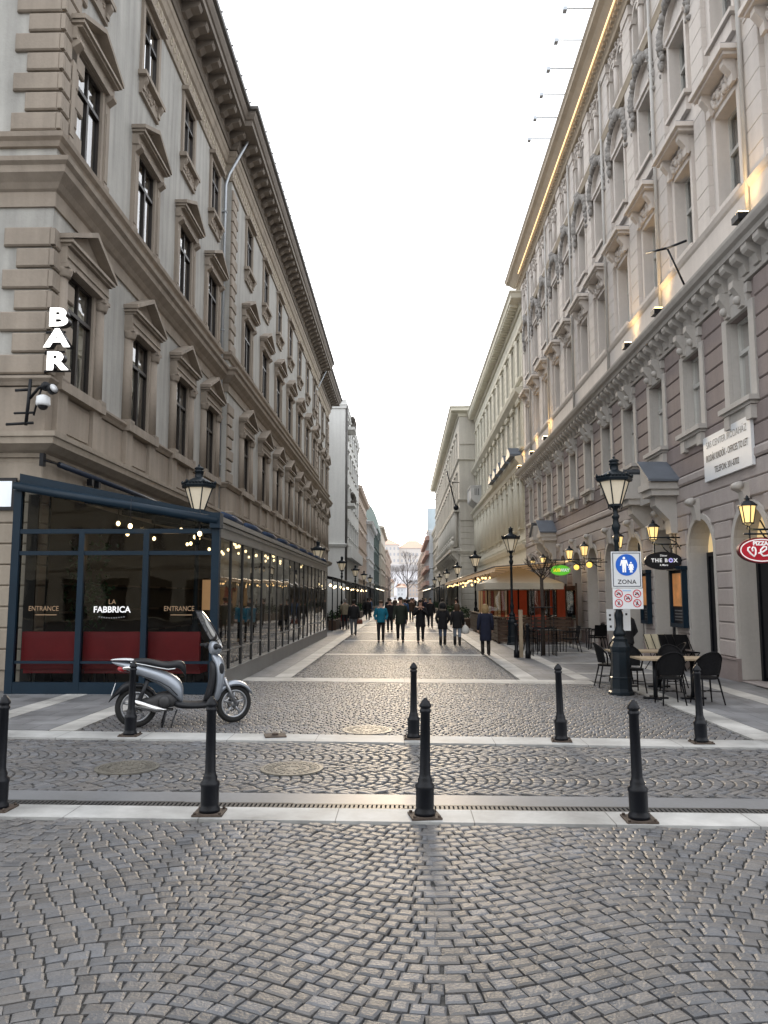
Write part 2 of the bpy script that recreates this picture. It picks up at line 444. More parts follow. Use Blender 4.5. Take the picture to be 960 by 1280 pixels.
for o in list(COL.objects):
    if o.get('category')=='bollard': o['group']='bollards along the kerbs'; o.rotation_euler=(R(rnd.uniform(-1.1,1.1)),R(rnd.uniform(-1.3,1.3)),o.rotation_euler.z)
mb=MB(); mb.box(-.14,.14,-.13,.13,.007,.024); mb.lathe([(.045,.024),(.04,.05),(.001,.045)],0,0,0,10)
o=tag(mb.build('base_plate',m_rust,loc=(-1.72,10.45,0)),'rusty base plate of a missing bollard on the far kerb','plate'); o.rotation_euler=(0,0,.25)
def manhole(x,y,r,label):
    t=thing('manhole_cover',label,'manhole',(x,y,.002),0,'round manhole covers')
    mb=MB(); n=40
    prof=[(r,-.01),(r,.006),(r*.88,.006),(r*.88,-.004),(r*.86,-.004),(r*.86,.004),(r*.60,.004),(r*.60,-.003),(r*.57,-.003),(r*.57,.004),(r*.2,.004),(.001,.004)]
    mb.lathe(prof,n=n,smooth=False)
    for k in range(24):
        a=2*PI*k/24; 
        for rr_ in (.66,.76,.40,.28):
            if rr_<.5 and k%2: continue
            q=rr_*r; s=.016 if rr_>.5 else .02
            mb.box(q*math.cos(a)-s,q*math.cos(a)+s,q*math.sin(a)-s,q*math.sin(a)+s,.004,.009)
    mb.build('cover',m_manhole,t)
manhole(-.52,10.98,.35,'round iron manhole cover in the setts behind the far kerb')
manhole(-3.02,8.55,.34,'round iron manhole cover in the roadway on the left')
manhole(-1.22,8.55,.34,'round iron manhole cover in the roadway left of the middle bollards')
# ------------------------------------------------------------------ building materials
m_stucco=M('grey_stucco',(.365,.358,.335),.85,.15,.7,bump=.3,bscale=18,streak=.26,fine=.05)
m_brown=M('brown_stone',(.285,.243,.20),.8,.14,.9,bump=.25,bscale=22,streak=.2,fine=.06)
m_brown2=M('light_brown_stone',(.325,.28,.228),.8,.14,.9,bump=.25,bscale=22,streak=.2,fine=.06)
m_mauve=M('mauve_render',(.245,.204,.194),.85,.10,.8,bump=.3,bscale=30,streak=.10,fine=.06)
m_mauve2=M('pale_mauve_render',(.35,.312,.298),.85,.10,.8,bump=.3,bscale=30,streak=.10,fine=.06)
m_cream=M('cream_stone',(.60,.555,.515),.8,.07,.8,bump=.15,bscale=25,streak=.09,fine=.04)
m_cream2=M('yellowish_stone',(.62,.59,.49),.8,.08,.8,bump=.15,bscale=25,streak=.09,fine=.04)
m_greystone=M('grey_lime_stone',(.50,.475,.42),.85,.12,.6,bump=.25,bscale=20,streak=.14,fine=.05)
m_lightstone=M('pale_trim_stone',(.43,.41,.385),.8,.09,1.0,bump=.15,bscale=25,streak=.1,fine=.05)
m_relief=M('relief_stone',(.44,.39,.31),.85,.2,3,bump=.4,bscale=40,fine=.1)
m_white=M('white_render',(.62,.62,.60),.8,.05,.5,streak=.07)
m_frame=M('dark_window_paint',(.022,.017,.014),.45,.2,3)
m_framew=M('pale_window_paint',(.46,.455,.43),.5,.08,3)
m_curtain=M('net_curtain',(.72,.70,.64),.9,.12,4)
m_curtain_y=M('curtain_lit_tint',(.62,.50,.28),.9,.12,4)  # yellow stands for room light on the curtain
m_zinc=M('zinc_pipe',(.42,.45,.48),.4,.1,3,metal=.7)
m_slate=M('slate_roof',(.11,.125,.15),.55,.2,2)
m_roof=M('grey_metal_roof',(.16,.16,.165),.5,.15,1)
m_gutter=M('brown_gutter',(.10,.095,.09),.5,.2,2)
g_win=glass('window_glass',(.78,.80,.80),2.0,.012,1.5,.04)

# all facades: x outward from the wall plane, y along the street, z up
def seg(p0,p1):
    p0=Vector(p0);p1=Vector(p1); d=(p1-p0).normalized(); n=Vector((d.y,-d.x))
    return lambda x,y,z:(p0.x+d.x*y+n.x*x, p0.y+d.y*y+n.y*x, z)
def wall_sheet(mb,u0,u1,z0,z1,ops,depth=.25,n=0.):
    us=sorted(set([u0,u1]+[q for o in ops for q in (o[0],o[1]) if u0<q<u1])); zs=sorted(set([z0,z1]+[q for o in ops for q in (o[2],o[3]) if z0<q<z1]))
    for i in range(len(us)-1):
        # merge vertical runs
        run=None
        for j in range(len(zs)-1):
            uc=(us[i]+us[i+1])/2; zc=(zs[j]+zs[j+1])/2
            hole=any(o[0]<uc<o[1] and o[2]<zc<o[3] for o in ops)
            if not hole:
                if run is None: run=zs[j]
            if run is not None and (hole or j==len(zs)-2):
                top=zs[j] if hole else zs[j+1]
                mb.quad((n,us[i],run),(n,us[i+1],run),(n,us[i+1],top),(n,us[i],top)); run=None
    for (a,b,c,d) in ops:
        m=n-depth
        mb.quad((n,a,c),(m,a,c),(m,a,d),(n,a,d)); mb.quad((n,b,c),(m,b,c),(m,b,d),(n,b,d))
        mb.quad((n,a,c),(m,a,c),(m,b,c),(n,b,c)); mb.quad((n,a,d),(m,a,d),(m,b,d),(n,b,d))
def arch_fill(mb,uc,r,zs,n=0.,depth=.25,ns=12):
    """fills the corners between a half-round arch and the rectangle around it, with intrados"""
    pts=[(uc+r*math.cos(PI*k/ns),zs+r*math.sin(PI*k/ns)) for k in range(ns+1)]
    for k in range(ns):
        a,b=pts[k],pts[k+1]
        mb.quad((n,a[0],a[1]),(n,b[0],b[1]),(n,b[0],zs+r+.001),(n,a[0],zs+r+.001))
        mb.quad((n,a[0],a[1]),(n,b[0],b[1]),(n-depth,b[0],b[1]),(n-depth,a[0],a[1]))
def quoins(mb,u0,wl,ws,z0,z1,h,gap,n0,n1,side=1):
    k=0;z=z0
    while z+h<=z1+.01:
        w_=wl if k%2==0 else ws
        a,b=(u0,u0+w_) if side>0 else (u0-w_,u0)
        mb.cbox(a,b,n0,n1,z+gap/2,z+h-gap/2,.03); z+=h;k+=1
def ring(mb,w,h,b,n0,n1,z0=0.):
    """rectangular frame border b around an opening w x h centred on u=0"""
    mb.box(n0,n1,-w/2-b,-w/2,z0,z0+h+b); mb.box(n0,n1,w/2,w/2+b,z0,z0+h+b); mb.box(n0,n1,-w/2+.001,w/2-.001,z0+h,z0+h+b)
def fill_window(win,w,h,dep,frame=None,curt=None,double=True,transom=.68,fw=.055,panes=True,gl=None,cr=None):
    """frame, pane and curtain of a window; dep = depth of glass behind the wall face"""
    fm=frame or m_frame
    mb=MB(); n0,n1=-dep-.03,-dep+.05
    mb.box(n0,n1,-w/2+.001,-w/2+fw,.002,h-.002); mb.box(n0,n1,w/2-fw,w/2-.001,.002,h-.002)
    mb.box(n0,n1,-w/2+fw,w/2-fw,.002,fw); mb.box(n0,n1,-w/2+fw,w/2-fw,h-fw,h-.002)
    if transom: mb.box(n0,n1+.02,-w/2+fw,w/2-fw,h*transom-.045,h*transom+.045)
    if double:
        zt=h*transom-.045 if transom else h-fw
        mb.box(n0,n1+.012,-.05,.05,fw,zt)
        if transom: mb.box(n0,n1-.01,-.03,.03,h*transom+.045,h-fw)
    mb.build('frame',fm,win)
    mb=MB(); mb.quad((-dep,-w/2+.03,.03),(-dep,w/2-.03,.03),(-dep,w/2-.03,h-.03),(-dep,-w/2+.03,h-.03))
    mb.build('pane',gl or g_win,win)
    if curt is not None:
        mb=MB(); r=cr or rnd
        for s in (-1,1):
            ww=w*curt*.5; N_=14; vs=[]; 
            for k in range(N_+1):
                t=k/N_; u=s*(w/2-.03-ww*t); nn=-dep-.12+.03*math.sin(k*2.1)
                vs+= [(nn,u,.05),(nn+.01*math.sin(k*1.3),u,h-.05)]
            mb.add(vs,[(2*k,2*k+2,2*k+3,2*k+1) for k in range(N_)],True)
        mb.build('curtain',m_curtain,win)
def place(proto,us,base,root,y=None):
    """copies of a window prototype along the facade"""
    for i,u in enumerate(us):
        if i==0 and not proto.get('used'):
            proto.location=(base[0],u,base[1]); proto['used']=1
        else: dup(proto,(base[0],u,base[1]),parent=root)
    if 'used' in proto: pass
def console(mb,u,z,h,w,n0,n1):
    """scroll bracket"""
    P=[(n0,z),(n0+.3*(n1-n0),z),(n0+.35*(n1-n0),z+.35*h),(n0+.75*(n1-n0),z+.6*h),(n1,z+.75*h),(n1,z+h),(n0,z+h)]
    mb.prism(P,u-w/2,u+w/2,'y')
def leafy(mb,u,z,w,h,n,rr,cnt,s=.07):
    for _ in range(cnt):
        a=u+rr.uniform(-.5,.5)*w; b=z+rr.uniform(-.5,.5)*h; q=s*rr.uniform(.6,1.3)
        mb.ball((n,a,b),q,6,4,sx=.8,sy=rr.uniform(.6,1.4),sz=rr.uniform(.6,1.4))

# ------------------------------------------------------------------ left palace (brown stone and grey stucco)
XL=7.4; Y0=15.3
B=thing('corner_building','long grey stucco palace with brown stone trim on the left, behind the glass pavilion','building',(-XL,Y0,0))
S1,S2,S3=14.75,46.6,58.8; PJ=.3
path=[(-14,0),(0,0),(0,S1),(PJ,S1),(PJ,S2),(0,S2),(0,S3),(-9,S3)]
W1=[1.4,5.4,9.4,13.1]; W2=[S1+3.55+4.28*i for i in range(7)]; W3=[S2+2.5+3.85*i for i in range(3)]
WN=[(u,0) for u in W1]+[(u,PJ) for u in W2]+[(u,0) for u in W3]
segs=[(0,S1,0,W1),(S1,S2,PJ,W2),(S2,S3,0,W3)]
wm=MB();gm=MB();bk_=MB()
for (a,b,n,us) in segs:
    ops=[]
    for u in us:
        ops+=[(u-.72,u+.72,6.4,8.95),(u-.70,u+.70,11.75,14.15),(u-.62,u+.62,16.55,18.6)]
    wall_sheet(wm,a,b,5.2,19.9,ops,.32,n)
    wall_sheet(gm,a,b,0,5.2,[(u-.9,u+.9,.4,3.7) for u in us],.4,n)
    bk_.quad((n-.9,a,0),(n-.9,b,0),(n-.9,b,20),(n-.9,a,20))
wm.quad((0,S1,5.2),(PJ,S1,5.2),(PJ,S1,19.9),(0,S1,19.9)); gm.quad((0,S1,0),(PJ,S1,0),(PJ,S1,5.2),(0,S1,5.2))
wm.quad((PJ,S2,5.2),(0,S2,5.2),(0,S2,19.9),(PJ,S2,19.9))
F=seg((-14,0),(0,0))
def add_front(mb,*q):
    mb.add([F(*p) for p in q],[(0,1,2,3)])
add_front(wm,(0,0,5.2),(0,14,5.2),(0,14,19.9),(0,0,19.9)); add_front(gm,(0,0,0),(0,14,0),(0,14,5.2),(0,0,5.2))
wm.quad((0,S3,0),(-9,S3,0),(-9,S3,19.9),(0,S3,19.9)); wm.quad((-9,S3,0),(-14,0,0),(-14,0,19.9),(-9,S3,19.9))
wm.build('wall',m_stucco,B); gm.build('ground_floor_wall',m_brown2,B); bk_.build('interior',m_dark,B)
# rusticated ground floor bands above the pavilion
mb=MB()
z=.4
while z<4.4:
    for (a,b,n,us) in segs:
        cur=a
        for u in us+[None]:
            e=b if u is None else u-.92
            if z+.42<3.72 or u is None or True:
                e2=e if (u is None or z<3.7) else b
                if e2-cur>.2: mb.cbox(cur,e2,n,n+.05,z,z+.40,.02)
                if z>=3.7: break
            if u is not None: cur=u+.92
    mb2=MB(F); mb2.cbox(6,14.05,0,.05,z,z+.40,.02); mb.v_off=len(mb.v); mb.add(mb2.v,mb2.f)
    z+=.42
mb.build('rustic_band',m_brown2,B)
# cornices
mb=MB(); mb.sweep(path,[(-.1,4.66),(.06,4.68),(.08,4.76),(.20,4.80),(.40,4.90),(.42,5.02),(.46,5.04),(.47,5.14),(.05,5.22),(-.1,5.22)]); mb.build('lower_cornice',m_brown2,B)
mb=MB(); mb.sweep(path,[(-.1,5.22),(.06,5.225),(.06,6.14),(.03,6.16),(-.1,6.16)]); mb.build('pedestal_band',m_brown,B)
mb=MB(); mb.sweep(path,[(-.1,6.165),(.10,6.17),(.14,6.24),(.20,6.30),(.20,6.35),(.02,6.39),(-.1,6.39)]); mb.build('sill_string',m_brown,B)
mb=MB(); mb.sweep(path,[(-.1,10.05),(.05,10.06),(.06,10.38),(.12,10.42),(.2,10.52),(.36,10.66),(.38,10.80),(.46,10.86),(.48,10.95),(.1,11.03),(-.1,11.03)]); mb.build('middle_cornice',m_brown,B)
mb=MB(); mb.sweep(path,[(-.1,11.38),(.08,11.40),(.12,11.50),(.20,11.56),(.22,11.66),(.04,11.72),(-.1,11.72)]); mb.build('sill_string',m_brown,B)
mb=MB(); mb.sweep(path,[(-.1,18.98),(.07,19.0),(.10,19.12),(.05,19.16),(.05,19.70),(.12,19.76),(.18,19.95),(.22,20.0),(.22,20.22),(-.1,20.25)]); mb.build('frieze',m_brown2,B)
mb=MB(); rr=random.Random(3)
pl=[(Vector(path[i]),Vector(path[i+1])) for i in range(1,6)]
for (p,q) in pl:
    Ls=(q-p).length
    if Ls<1: continue
    T=seg(p,q); u=.25
    sub=MB(T)
    while u<Ls-.1:
        for k in range(2): sub.ball((.06,u+.12*k,19.42+.10*(k*2-1)),.095,6,4,sx=.4,sy=.7,sz=1.25)
        sub.ball((.06,u+.06,19.3),.05,5,3); u+=.36
    mb.add(sub.v,sub.f,True)
mb.build('frieze_relief',m_relief,B,fix=False)
mb=MB()
mb.sweep(path,[(-.1,20.25),(.26,20.26),(.30,20.36),(.34,20.40),(.34,20.78),(1.02,20.80),(1.02,21.02),(1.08,21.05),(1.16,21.20),(1.18,21.32),(.9,21.36),(-.1,21.5)])
for i,(p,q) in enumerate([(Vector(path[i]),Vector(path[i+1])) for i in range(0,6)]):
    Ls=(q-p).length
    if Ls<1: continue
    T=seg(p,q); sub=MB(T); u=.45 if i else 6
    while u<Ls-.2:
        P=[(.34,20.42),(.46,20.44),(.62,20.56),(.88,20.62),(.93,20.70),(.93,20.79),(.34,20.79)]
        sub.prism(P,u-.17,u+.17,'y'); u+=.86
    mb.add(sub.v,sub.f)
mb.build('eaves_cornice',m_gutter if False else M('dark_eaves_stone',(.19,.165,.14),.8,.15,1.2,bump=.2,streak=.1),B)
mb=MB(); mb.sweep(path,[(1.10,21.36),(1.20,21.33),(1.28,21.36),(1.30,21.47),(1.25,21.49),(1.22,21.42),(1.14,21.42)])
for (p,q) in pl:
    Ls=(q-p).length
    if Ls<1: continue
    T=seg(p,q); sub=MB(T); u=.5
    while u<Ls: sub.box(1.0,1.34,u-.012,u+.012,21.48,21.53); u+=.8
    mb.add(sub.v,sub.f)
mb.build('gutter',m_gutter,B)
mb=MB(); mb.sweep(path,[(-.1,21.5),(1.1,21.42),(-4.5,23.6),(-4.5,22.5)]); mb.build('roof',m_roof,B)
# quoins
def quoin_part(z0,z1):
    for (u,side,n) in ((S1,1,PJ),(S2,-1,PJ),(S3,-1,0)):
        mb=MB(); quoins(mb,u,1.0,.72,z0,z1,.46,.05,n,n+.09,side); mb.build('quoin',m_brown,B)
    mb=MB(); quoins(mb,0,1.0,.72,z0,z1,.46,.05,0,.09,1)
    fb=MB(F); quoins(fb,14,1.0,.72,z0,z1,.46,.05,0,.09,-1)
    # block returns that close the corner
    mb.add(fb.v,fb.f); z=z0
    while z+.46<=z1+.01:
        mb.box(-.001,.089,-.089,.001,z+.055,z+.405); z+=.46
    mb.build('quoin',m_brown,B)
quoin_part(6.40,10.05); quoin_part(11.75,18.95)
# windows of three kinds
def lw1():
    win=MB(); w,h=1.44,2.55
    ring(win,w,h,.12,0,.06)
    for s in (-1,1):
        u=s*(w/2+.29)
        win.tube([(.06,u,0),(.06,u,h-.28)],[.15,.13],10,smooth=True)
        win.box(0,.26,u-.17,u+.17,-.02,.07)
        win.box(0,.27,u-.17,u+.17,h-.10,h-.02)
        win.lathe([(.14,0),(.15,.05),(.18,.14),(.185,.2)],.10,u,h-.29,10)
    win.box(0,.22,-w/2-.45,w/2+.45,h-.01,h+.36); win.box(.22,.25,-w/2-.42,w/2+.42,h+.12,h+.16)
    return win
def ped(w,h0,n,hh,m=.16):
    p=MB(); a=w/2
    p.box(0,n,-a,a,h0,h0+.06); p.box(0,n+.06,-a-.06,a+.06,h0+.06,h0+.13)
    P=[(-a-.04,h0+.131),(a+.04,h0+.131),(0,h0+hh)]
    p.prism(P,0,n-m,'x')
    for s in (-1,1):
        d=Vector((-s*(a+.08),hh-.10)); L_=d.length; nn=Vector((-d.y,d.x)).normalized()*(s)*-1
        if nn.y<0: nn=-nn
        q0=Vector((s*(a+.10),h0+.131)); q1=Vector((0,h0+hh+.02))
        t=nn*.10
        p.prism([(q0.x,q0.y),(q1.x,q1.y),(q1.x,q1.y+.12),(q0.x+t.x*.3,q0.y+.10)],0,n+.09,'x')
    return p
wp=lw1().build('window',m_brown,B); ped(2.35,2.92,.30,.72).build('pediment',m_brown,wp); fill_window(wp,1.44,2.55,.05,curt=.96)
place1=[]
KIDS.pop(wp.name,None)
for i,(u,n) in enumerate(WN):
    if i==0: wp.location=(n,u,6.4)
    else: dup(wp,(n,u,6.4),parent=B)
def lw2():
    win=MB(); w,h=1.40,2.4
    ring(win,w,h,.13,0,.07)
    for s in (-1,1):
        u=s*(w/2+.27)
        win.box(0,.09,u-.13,u+.13,0,h); win.box(0,.14,u-.15,u+.15,-.0,.12)
        win.box(.09,.11,u-.09,u+.09,.2,h-.45); console(win,u,h-.30,.32,.22,.0,.26)
    win.box(0,.18,-w/2-.42,w/2+.42,h+.02,h+.30)
    return win
wp=lw2().build('window',m_brown,B); ped(2.2,2.70,.30,.66).build('pediment',m_brown,wp); fill_window(wp,1.40,2.4,.05,curt=.8)
for i,(u,n) in enumerate(WN):
    if i==0: wp.location=(n,u,11.75)
    else: dup(wp,(n,u,11.75),parent=B)
def lw3():
    win=MB(); w,h=1.24,2.05
    ring(win,w,h,.17,0,.08); win.box(0,.24,-w/2-.24,w/2+.24,h+.171,h+.30); win.box(0,.13,-w/2-.2,w/2+.2,h+.30,h+.34)
    win.box(0,.24,-w/2-.26,w/2+.26,-.14,-.01); win.box(0,.09,-w/2-.14,w/2+.14,-.62,-.14)
    r_=random.Random(4); leafy(win,0,-.38,1.0,.26,.09,r_,22,.05)
    for s in (-1,1): console(win,s*(w/2+.05),-.5,.36,.16,.09,.22)
    return win
wp=lw3().build('window',m_brown,B); fill_window(wp,1.24,2.05,.05,curt=.7)
for i,(u,n) in enumerate(WN):
    if i==0: wp.location=(n,u,16.55)
    else: dup(wp,(n,u,16.55),parent=B)
# pedestals under the first-floor windows
for (u,n) in WN:
    mb=MB()
    for s in (-1,1): mb.box(n+.06,n+.17,u+s*.92-.24,u+s*.92+.24,5.26,6.17); 
    mb.box(n+.06,n+.10,u-.62,u+.62,5.36,6.05); mb.box(n+.06,n+.26,u-1.2,u+1.2,6.172,6.395)
    mb.build('window_pedestal',m_brown,B)
# downpipes
def downpipe(u,n,zt):
    mb=MB(); mb.tube([(1.05,u+.2,21.3),(.95,u+.1,20.9),(.25+n,u-.25,19.2),(.12+n,u-.3,18.7),(.12+n,u-.3,5.3)],.06,8)
    for z in (7,9.5,12.5,15,17.5): mb.box(n,n+.2,u-.38,u-.22,z,z+.05)
    mb.build('downpipe',m_zinc,B)
downpipe(S1,0,0); downpipe(S2+.9,0,0)
# shop openings with dark glass behind the pavilion
wp=MB(); ring(wp,1.8,3.3,.14,0,.07); wp=wp.build('shop_window',m_brown,B); fill_window(wp,1.8,3.3,.3,double=True,transom=.75)
for i,(u,n) in enumerate(WN):
    if i==0: wp.location=(n,u,.4)
    else: dup(wp,(n,u,.4),parent=B)
# iron flag bracket on the wall, awning cassette bar, cctv mast, BAR sign
t=thing('awning_bar','long dark blue retracted awning bar on the left facade above the glass pavilion roof','awning',(-XL+.12,Y0,0))
mb=MB(); mb.tube([(.12,.3,4.58),(.12,11.4,4.58)],.06,10); mb.build('roller',M('navy_metal',(.012,.020,.038),.35,.15,4,spec=.5),t)
mb=MB(); mb.tube([(.06,-.25,4.58),(.12,.3,4.58)],.02,6); mb.box(-.02,.06,-.30,-.18,4.46,4.72)
for u in (2.4,5.2,8.4): mb.box(-.02,.14,u-.05,u+.05,4.5,4.64)
mb.build('bracket',m_iron,t)
for u in (1.9,2.3):
    mb=MB(); mb.box(.06,.18,u-.06,u+.06,4.37,4.52); mb.build('spotlight',m_iron,t)
# ------------------------------------------------------------------ right office building (mauve base, cream upper floors)
XR=7.4; YN=12.6; YF=46.4      # near end, far end
LA=YF-YN
A=thing('office_building','right building with mauve rusticated lower floors, cream upper floors and lit ledge lamps','building',(XR,YF,0),PI)
UA=[YF-(16.5+2.75*k) for k in range(-1,11)]   # window axes, u runs from the far end towards the viewer
pathA=[(-12,0),(0,0),(0,LA),(-12,LA)]
wm=MB();gm=MB();lm=MB()
aw=.80; zs=2.98
archU=[u for u in UA if 0<u<LA]
ops1=[(u-.55,u+.55,6.05,8.0) for u in archU]
wall_sheet(wm,0,LA,4.75,8.7,ops1,.42)
opsg=[(u-aw,u+aw,.02,zs+aw) for u in archU]
wall_sheet(gm,0,LA,0,4.75,opsg,.55)
for u in archU: arch_fill(gm,u,aw,zs,0,.55)
opsu=[]
for u in archU:
    opsu+=[(u-.56,u+.56,10.65,12.95),(u-.56,u+.56,14.8,16.85)]
    for s in (-1,1): opsu.append((u+s*.44-.30,u+s*.44+.30,18.55,20.35))
wall_sheet(lm,0,LA,8.7,20.8,opsu,.34)
for u in archU:
    for s in (-1,1): arch_fill(lm,u+s*.44,.30,20.05,0,.34,8)
for mbx,z0,z1 in ((wm,4.75,8.7),(gm,0,4.75),(lm,8.7,20.8)):
    mbx.quad((0,0,z0),(-12,0,z0),(-12,0,z1),(0,0,z1)); mbx.quad((0,LA,z0),(-12,LA,z0),(-12,LA,z1),(0,LA,z1))
gm.build('ground_floor_wall',m_mauve2,A); wm.build('first_floor_wall',m_mauve,A); lm.build('upper_wall',m_cream,A)
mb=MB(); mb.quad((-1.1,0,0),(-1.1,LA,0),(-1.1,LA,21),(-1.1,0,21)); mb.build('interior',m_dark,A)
# plinth
mb=MB(); cur=0
for u in sorted(archU)+[None]:
    e=LA if u is None else u-aw-.001
    mb.box(0,.09,cur,e,0,.46); mb.box(.0,.11,cur,e,.46,.50)
    if u is not None: cur=u+aw+.001
mb.build('plinth',m_mauve,A)
# rusticated courses
def courses(z0,z1,h,halfw,mat,name,n1=.055,ch=.028):
    mb=MB(); z=z0
    while z<z1-.05:
        zt=min(z+h,z1); cur=.0
        for u in sorted(archU)+[None]:
            hw=None if u is None else halfw(z,zt)
            if u is None or hw is not None:
                e=LA if u is None else u-hw
                if e-cur>.1: mb.cbox(cur,e,0,n1,z+.004,zt-.004,ch)
                if u is not None: cur=u+hw
        z=zt
    mb.build(name,mat,A)
def hwg(z,zt):
    zc=z if z>zs else zt
    if z>=zs+aw+.12: return None
    if z<=zs: return aw+.14
    d=z-zs
    return math.sqrt(max(.02,(aw+.14)**2-d*d))
courses(.50,4.74,.385,hwg,m_mauve2,'rustic_course')
courses(4.99,8.55,.445,lambda z,zt:.80 if zt>5.95 and z<8.3 else None,m_mauve,'rustic_course',.06,.03)
mb=MB(); mb.sweep(pathA,[(-.1,4.745),(.07,4.75),(.10,4.8),(.10,4.93),(.06,4.985),(-.1,4.99)]); mb.build('string_course',m_mauve2,A)
# arch surrounds and keystones
wp=MB()
pts=[(aw*math.cos(PI*k/14),zs+aw*math.sin(PI*k/14)) for k in range(15)]; pto=[((aw+.14)*math.cos(PI*k/14),zs+(aw+.14)*math.sin(PI*k/14)) for k in range(15)]
for k in range(14):
    (a,b),(c,d)=pts[k],pts[k+1]; (e,f),(g,h)=pto[k],pto[k+1]
    wp.quad((.05,a,b),(.05,c,d),(.05,g,h),(.05,e,f)); wp.quad((.05,a,b),(.05,c,d),(0,c,d),(0,a,b)); wp.quad((.05,e,f),(.05,g,h),(0,g,h),(0,e,f))
for s in (-1,1): wp.box(0,.05,s*(aw+.07)-.07,s*(aw+.07)+.07,.5,zs)
for s in (-1,1): wp.box(-.53,-.001,s*(aw-.008)-.007,s*(aw-.008)+.007,.05,zs)
for k in range(14):
    (a,b),(c,d)=[((aw-.01)*math.cos(PI*(k+q)/14),zs+(aw-.01)*math.sin(PI*(k+q)/14)) for q in(0,1)]
    wp.quad((-.003,a,b),(-.003,c,d),(-.53,c,d),(-.53,a,b))
ap=wp.build('arch_surround',m_lightstone,A)
mb=MB(); mb.prism([(.05,zs+aw-.06),(.14,zs+aw-.04),(.20,zs+aw+.30),(.30,zs+aw+.36),(.30,zs+aw+.50),(.05,zs+aw+.50)],-.13,.13,'y'); mb.tube([(.25,-.15,zs+aw+.43),(.25,.15,zs+aw+.43)],.09,10); mb.build('keystone',m_lightstone,ap)
for i,u in enumerate(archU):
    if i==0: ap.location=(0,u,0)
    else: dup(ap,(0,u,0),parent=A)
# infill of each arch: fanlight, dark door or shop window
m_fan=M('warm_fanlight',(.55,.42,.2),.4,.2,2,emit=(1,.72,.36),estr=.55)
def infill(u,kind):
    t=MB(); d=-.45
    for s in (-1,1): t.box(d-.05,d+.04,s*(aw-.06)-.06,s*(aw-.06)+.06,.03,zs)
    t.box(d-.05,d+.06,-aw+.12,aw-.12,zs-.10,zs)
    if kind!='door': t.box(d-.05,d+.05,-aw+.12,aw-.12,.03,.85)
    for k in (1,2,3): 
        a=PI*k/4; t.tube([(d,0,zs),(d,(aw-.03)*math.cos(a),zs+(aw-.03)*math.sin(a))],.018,5)
    t.tube([(d,.3*math.cos(PI*k/8),zs+.3*math.sin(PI*k/8)) for k in range(9)],.018,5)
    o=t.build('shop_front',m_iron if kind!='red' else M('dark_red_paint',(.10,.012,.012),.4,.2,3),A,loc=(0,u,0))
    mb=MB(); q=[(d-.01,aw*math.cos(PI*k/12),zs+aw*math.sin(PI*k/12)) for k in range(13)]
    mb.add(q,[tuple(range(13))]); mb.build('fanlight',m_fan if kind in('door','lit') else g_win,o)
    mb=MB(); mb.quad((d-.01,-aw+.1,.1),(d-.01,aw-.1,.1),(d-.01,aw-.1,zs-.1),(d-.01,-aw+.1,zs-.1)); mb.build('pane',g_win if kind!='door' else m_dark,o)
kinds=['lit','door','door','dark','lit','red','red','dark','red','dark','dark','dark']
m_shopglow=M('shop_interior',(.25,.16,.09),.8,.5,1.5,emit=(1,.62,.3),estr=.14)
mb=MB()
for i,u in enumerate(archU): infill(u,kinds[i])
for i,u in enumerate(archU):
    if kinds[i] in('lit','red'):
        mb=MB(); mb.quad((-.9,u-.6,.8),(-.9,u+.6,.8),(-.9,u+.6,2.6),(-.9,u-.6,2.6)); mb.build('lit_room',m_shopglow,A)
# portal hoods over the third arch and the far one
for k in (2,8):
    u=YF-(16.5+2.75*k)
    mb=MB()
    for s in (-1,1):
        console(mb,u+s*1.05,3.55,1.0,.42,.05,.62); mb.box(.05,.78,u+s*1.05-.42,u+s*1.05+.42,4.55,4.72); mb.box(.05,.86,u+s*1.05-.48,u+s*1.05+.48,4.72,4.90)
        mb.prism([(u+s*1.55,4.90),(u+s*.62,4.90),(u+s*.62,5.42),(u+s*.74,5.46)],.05,.80,'x')
    mb.box(.05,.45,u-.62,u+.62,4.5,4.9)
    r_=random.Random(8); leafy(mb,u,4.95,.8,.7,.3,r_,40,.11)
    o=mb.build('portal_hood',m_lightstone,A)
    mb=MB()
    for s in (-1,1): mb.add([(.05,u+s*1.62,4.91),(.9,u+s*1.62,4.91),(.9,u+s*.70,5.53),(.05,u+s*.70,5.53),(.05,u+s*1.62,4.97),(.9,u+s*1.62,4.97),(.9,u+s*.66,5.60),(.05,u+s*.66,5.60)],[(0,1,2,3),(4,5,6,7),(0,1,5,4),(1,2,6,5),(2,3,7,6),(3,0,4,7)])
    mb.build('hood_roof',m_slate,o)
# first-floor windows
def rw1():
    win=MB(); w,h=1.1,1.95
    for s in (-1,1): win.box(0,.085,s*(w/2+.12)-.119,s*(w/2+.12)+.12,-.02,h+.1)
    win.box(0,.09,-w/2+.001,w/2-.001,h,h+.30)
    for s in (-1,1): win.box(-.40,-.001,s*(w/2-.008)-.007,s*(w/2-.008)+.007,0,h-.001)
    for s in (-1,1):
        console(win,s*.36,h+.05,.55,.20,.09,.33)
        win.ball((.2,s*.36,h+.2),.1,8,5)
    win.box(0,.10,-.62,.62,h+.30,h+.52)
    win.box(0,.26,-.80,.80,-.13,-.021); win.box(0,.20,-.72,.72,-.20,-.131); win.box(0,.14,-.50,.50,-.42,-.201); win.box(0,.18,-.68,-.42,-.50,-.21); win.box(0,.18,.42,.68,-.50,-.21)
    return win
wp=rw1().build('window',m_lightstone,A); fill_window(wp,1.1,1.95,.22,frame=m_framew,curt=.85,transom=.62)
for i,u in enumerate(archU):
    if i==0: wp.location=(0,u,6.05)
    else: dup(wp,(0,u,6.05),parent=A)
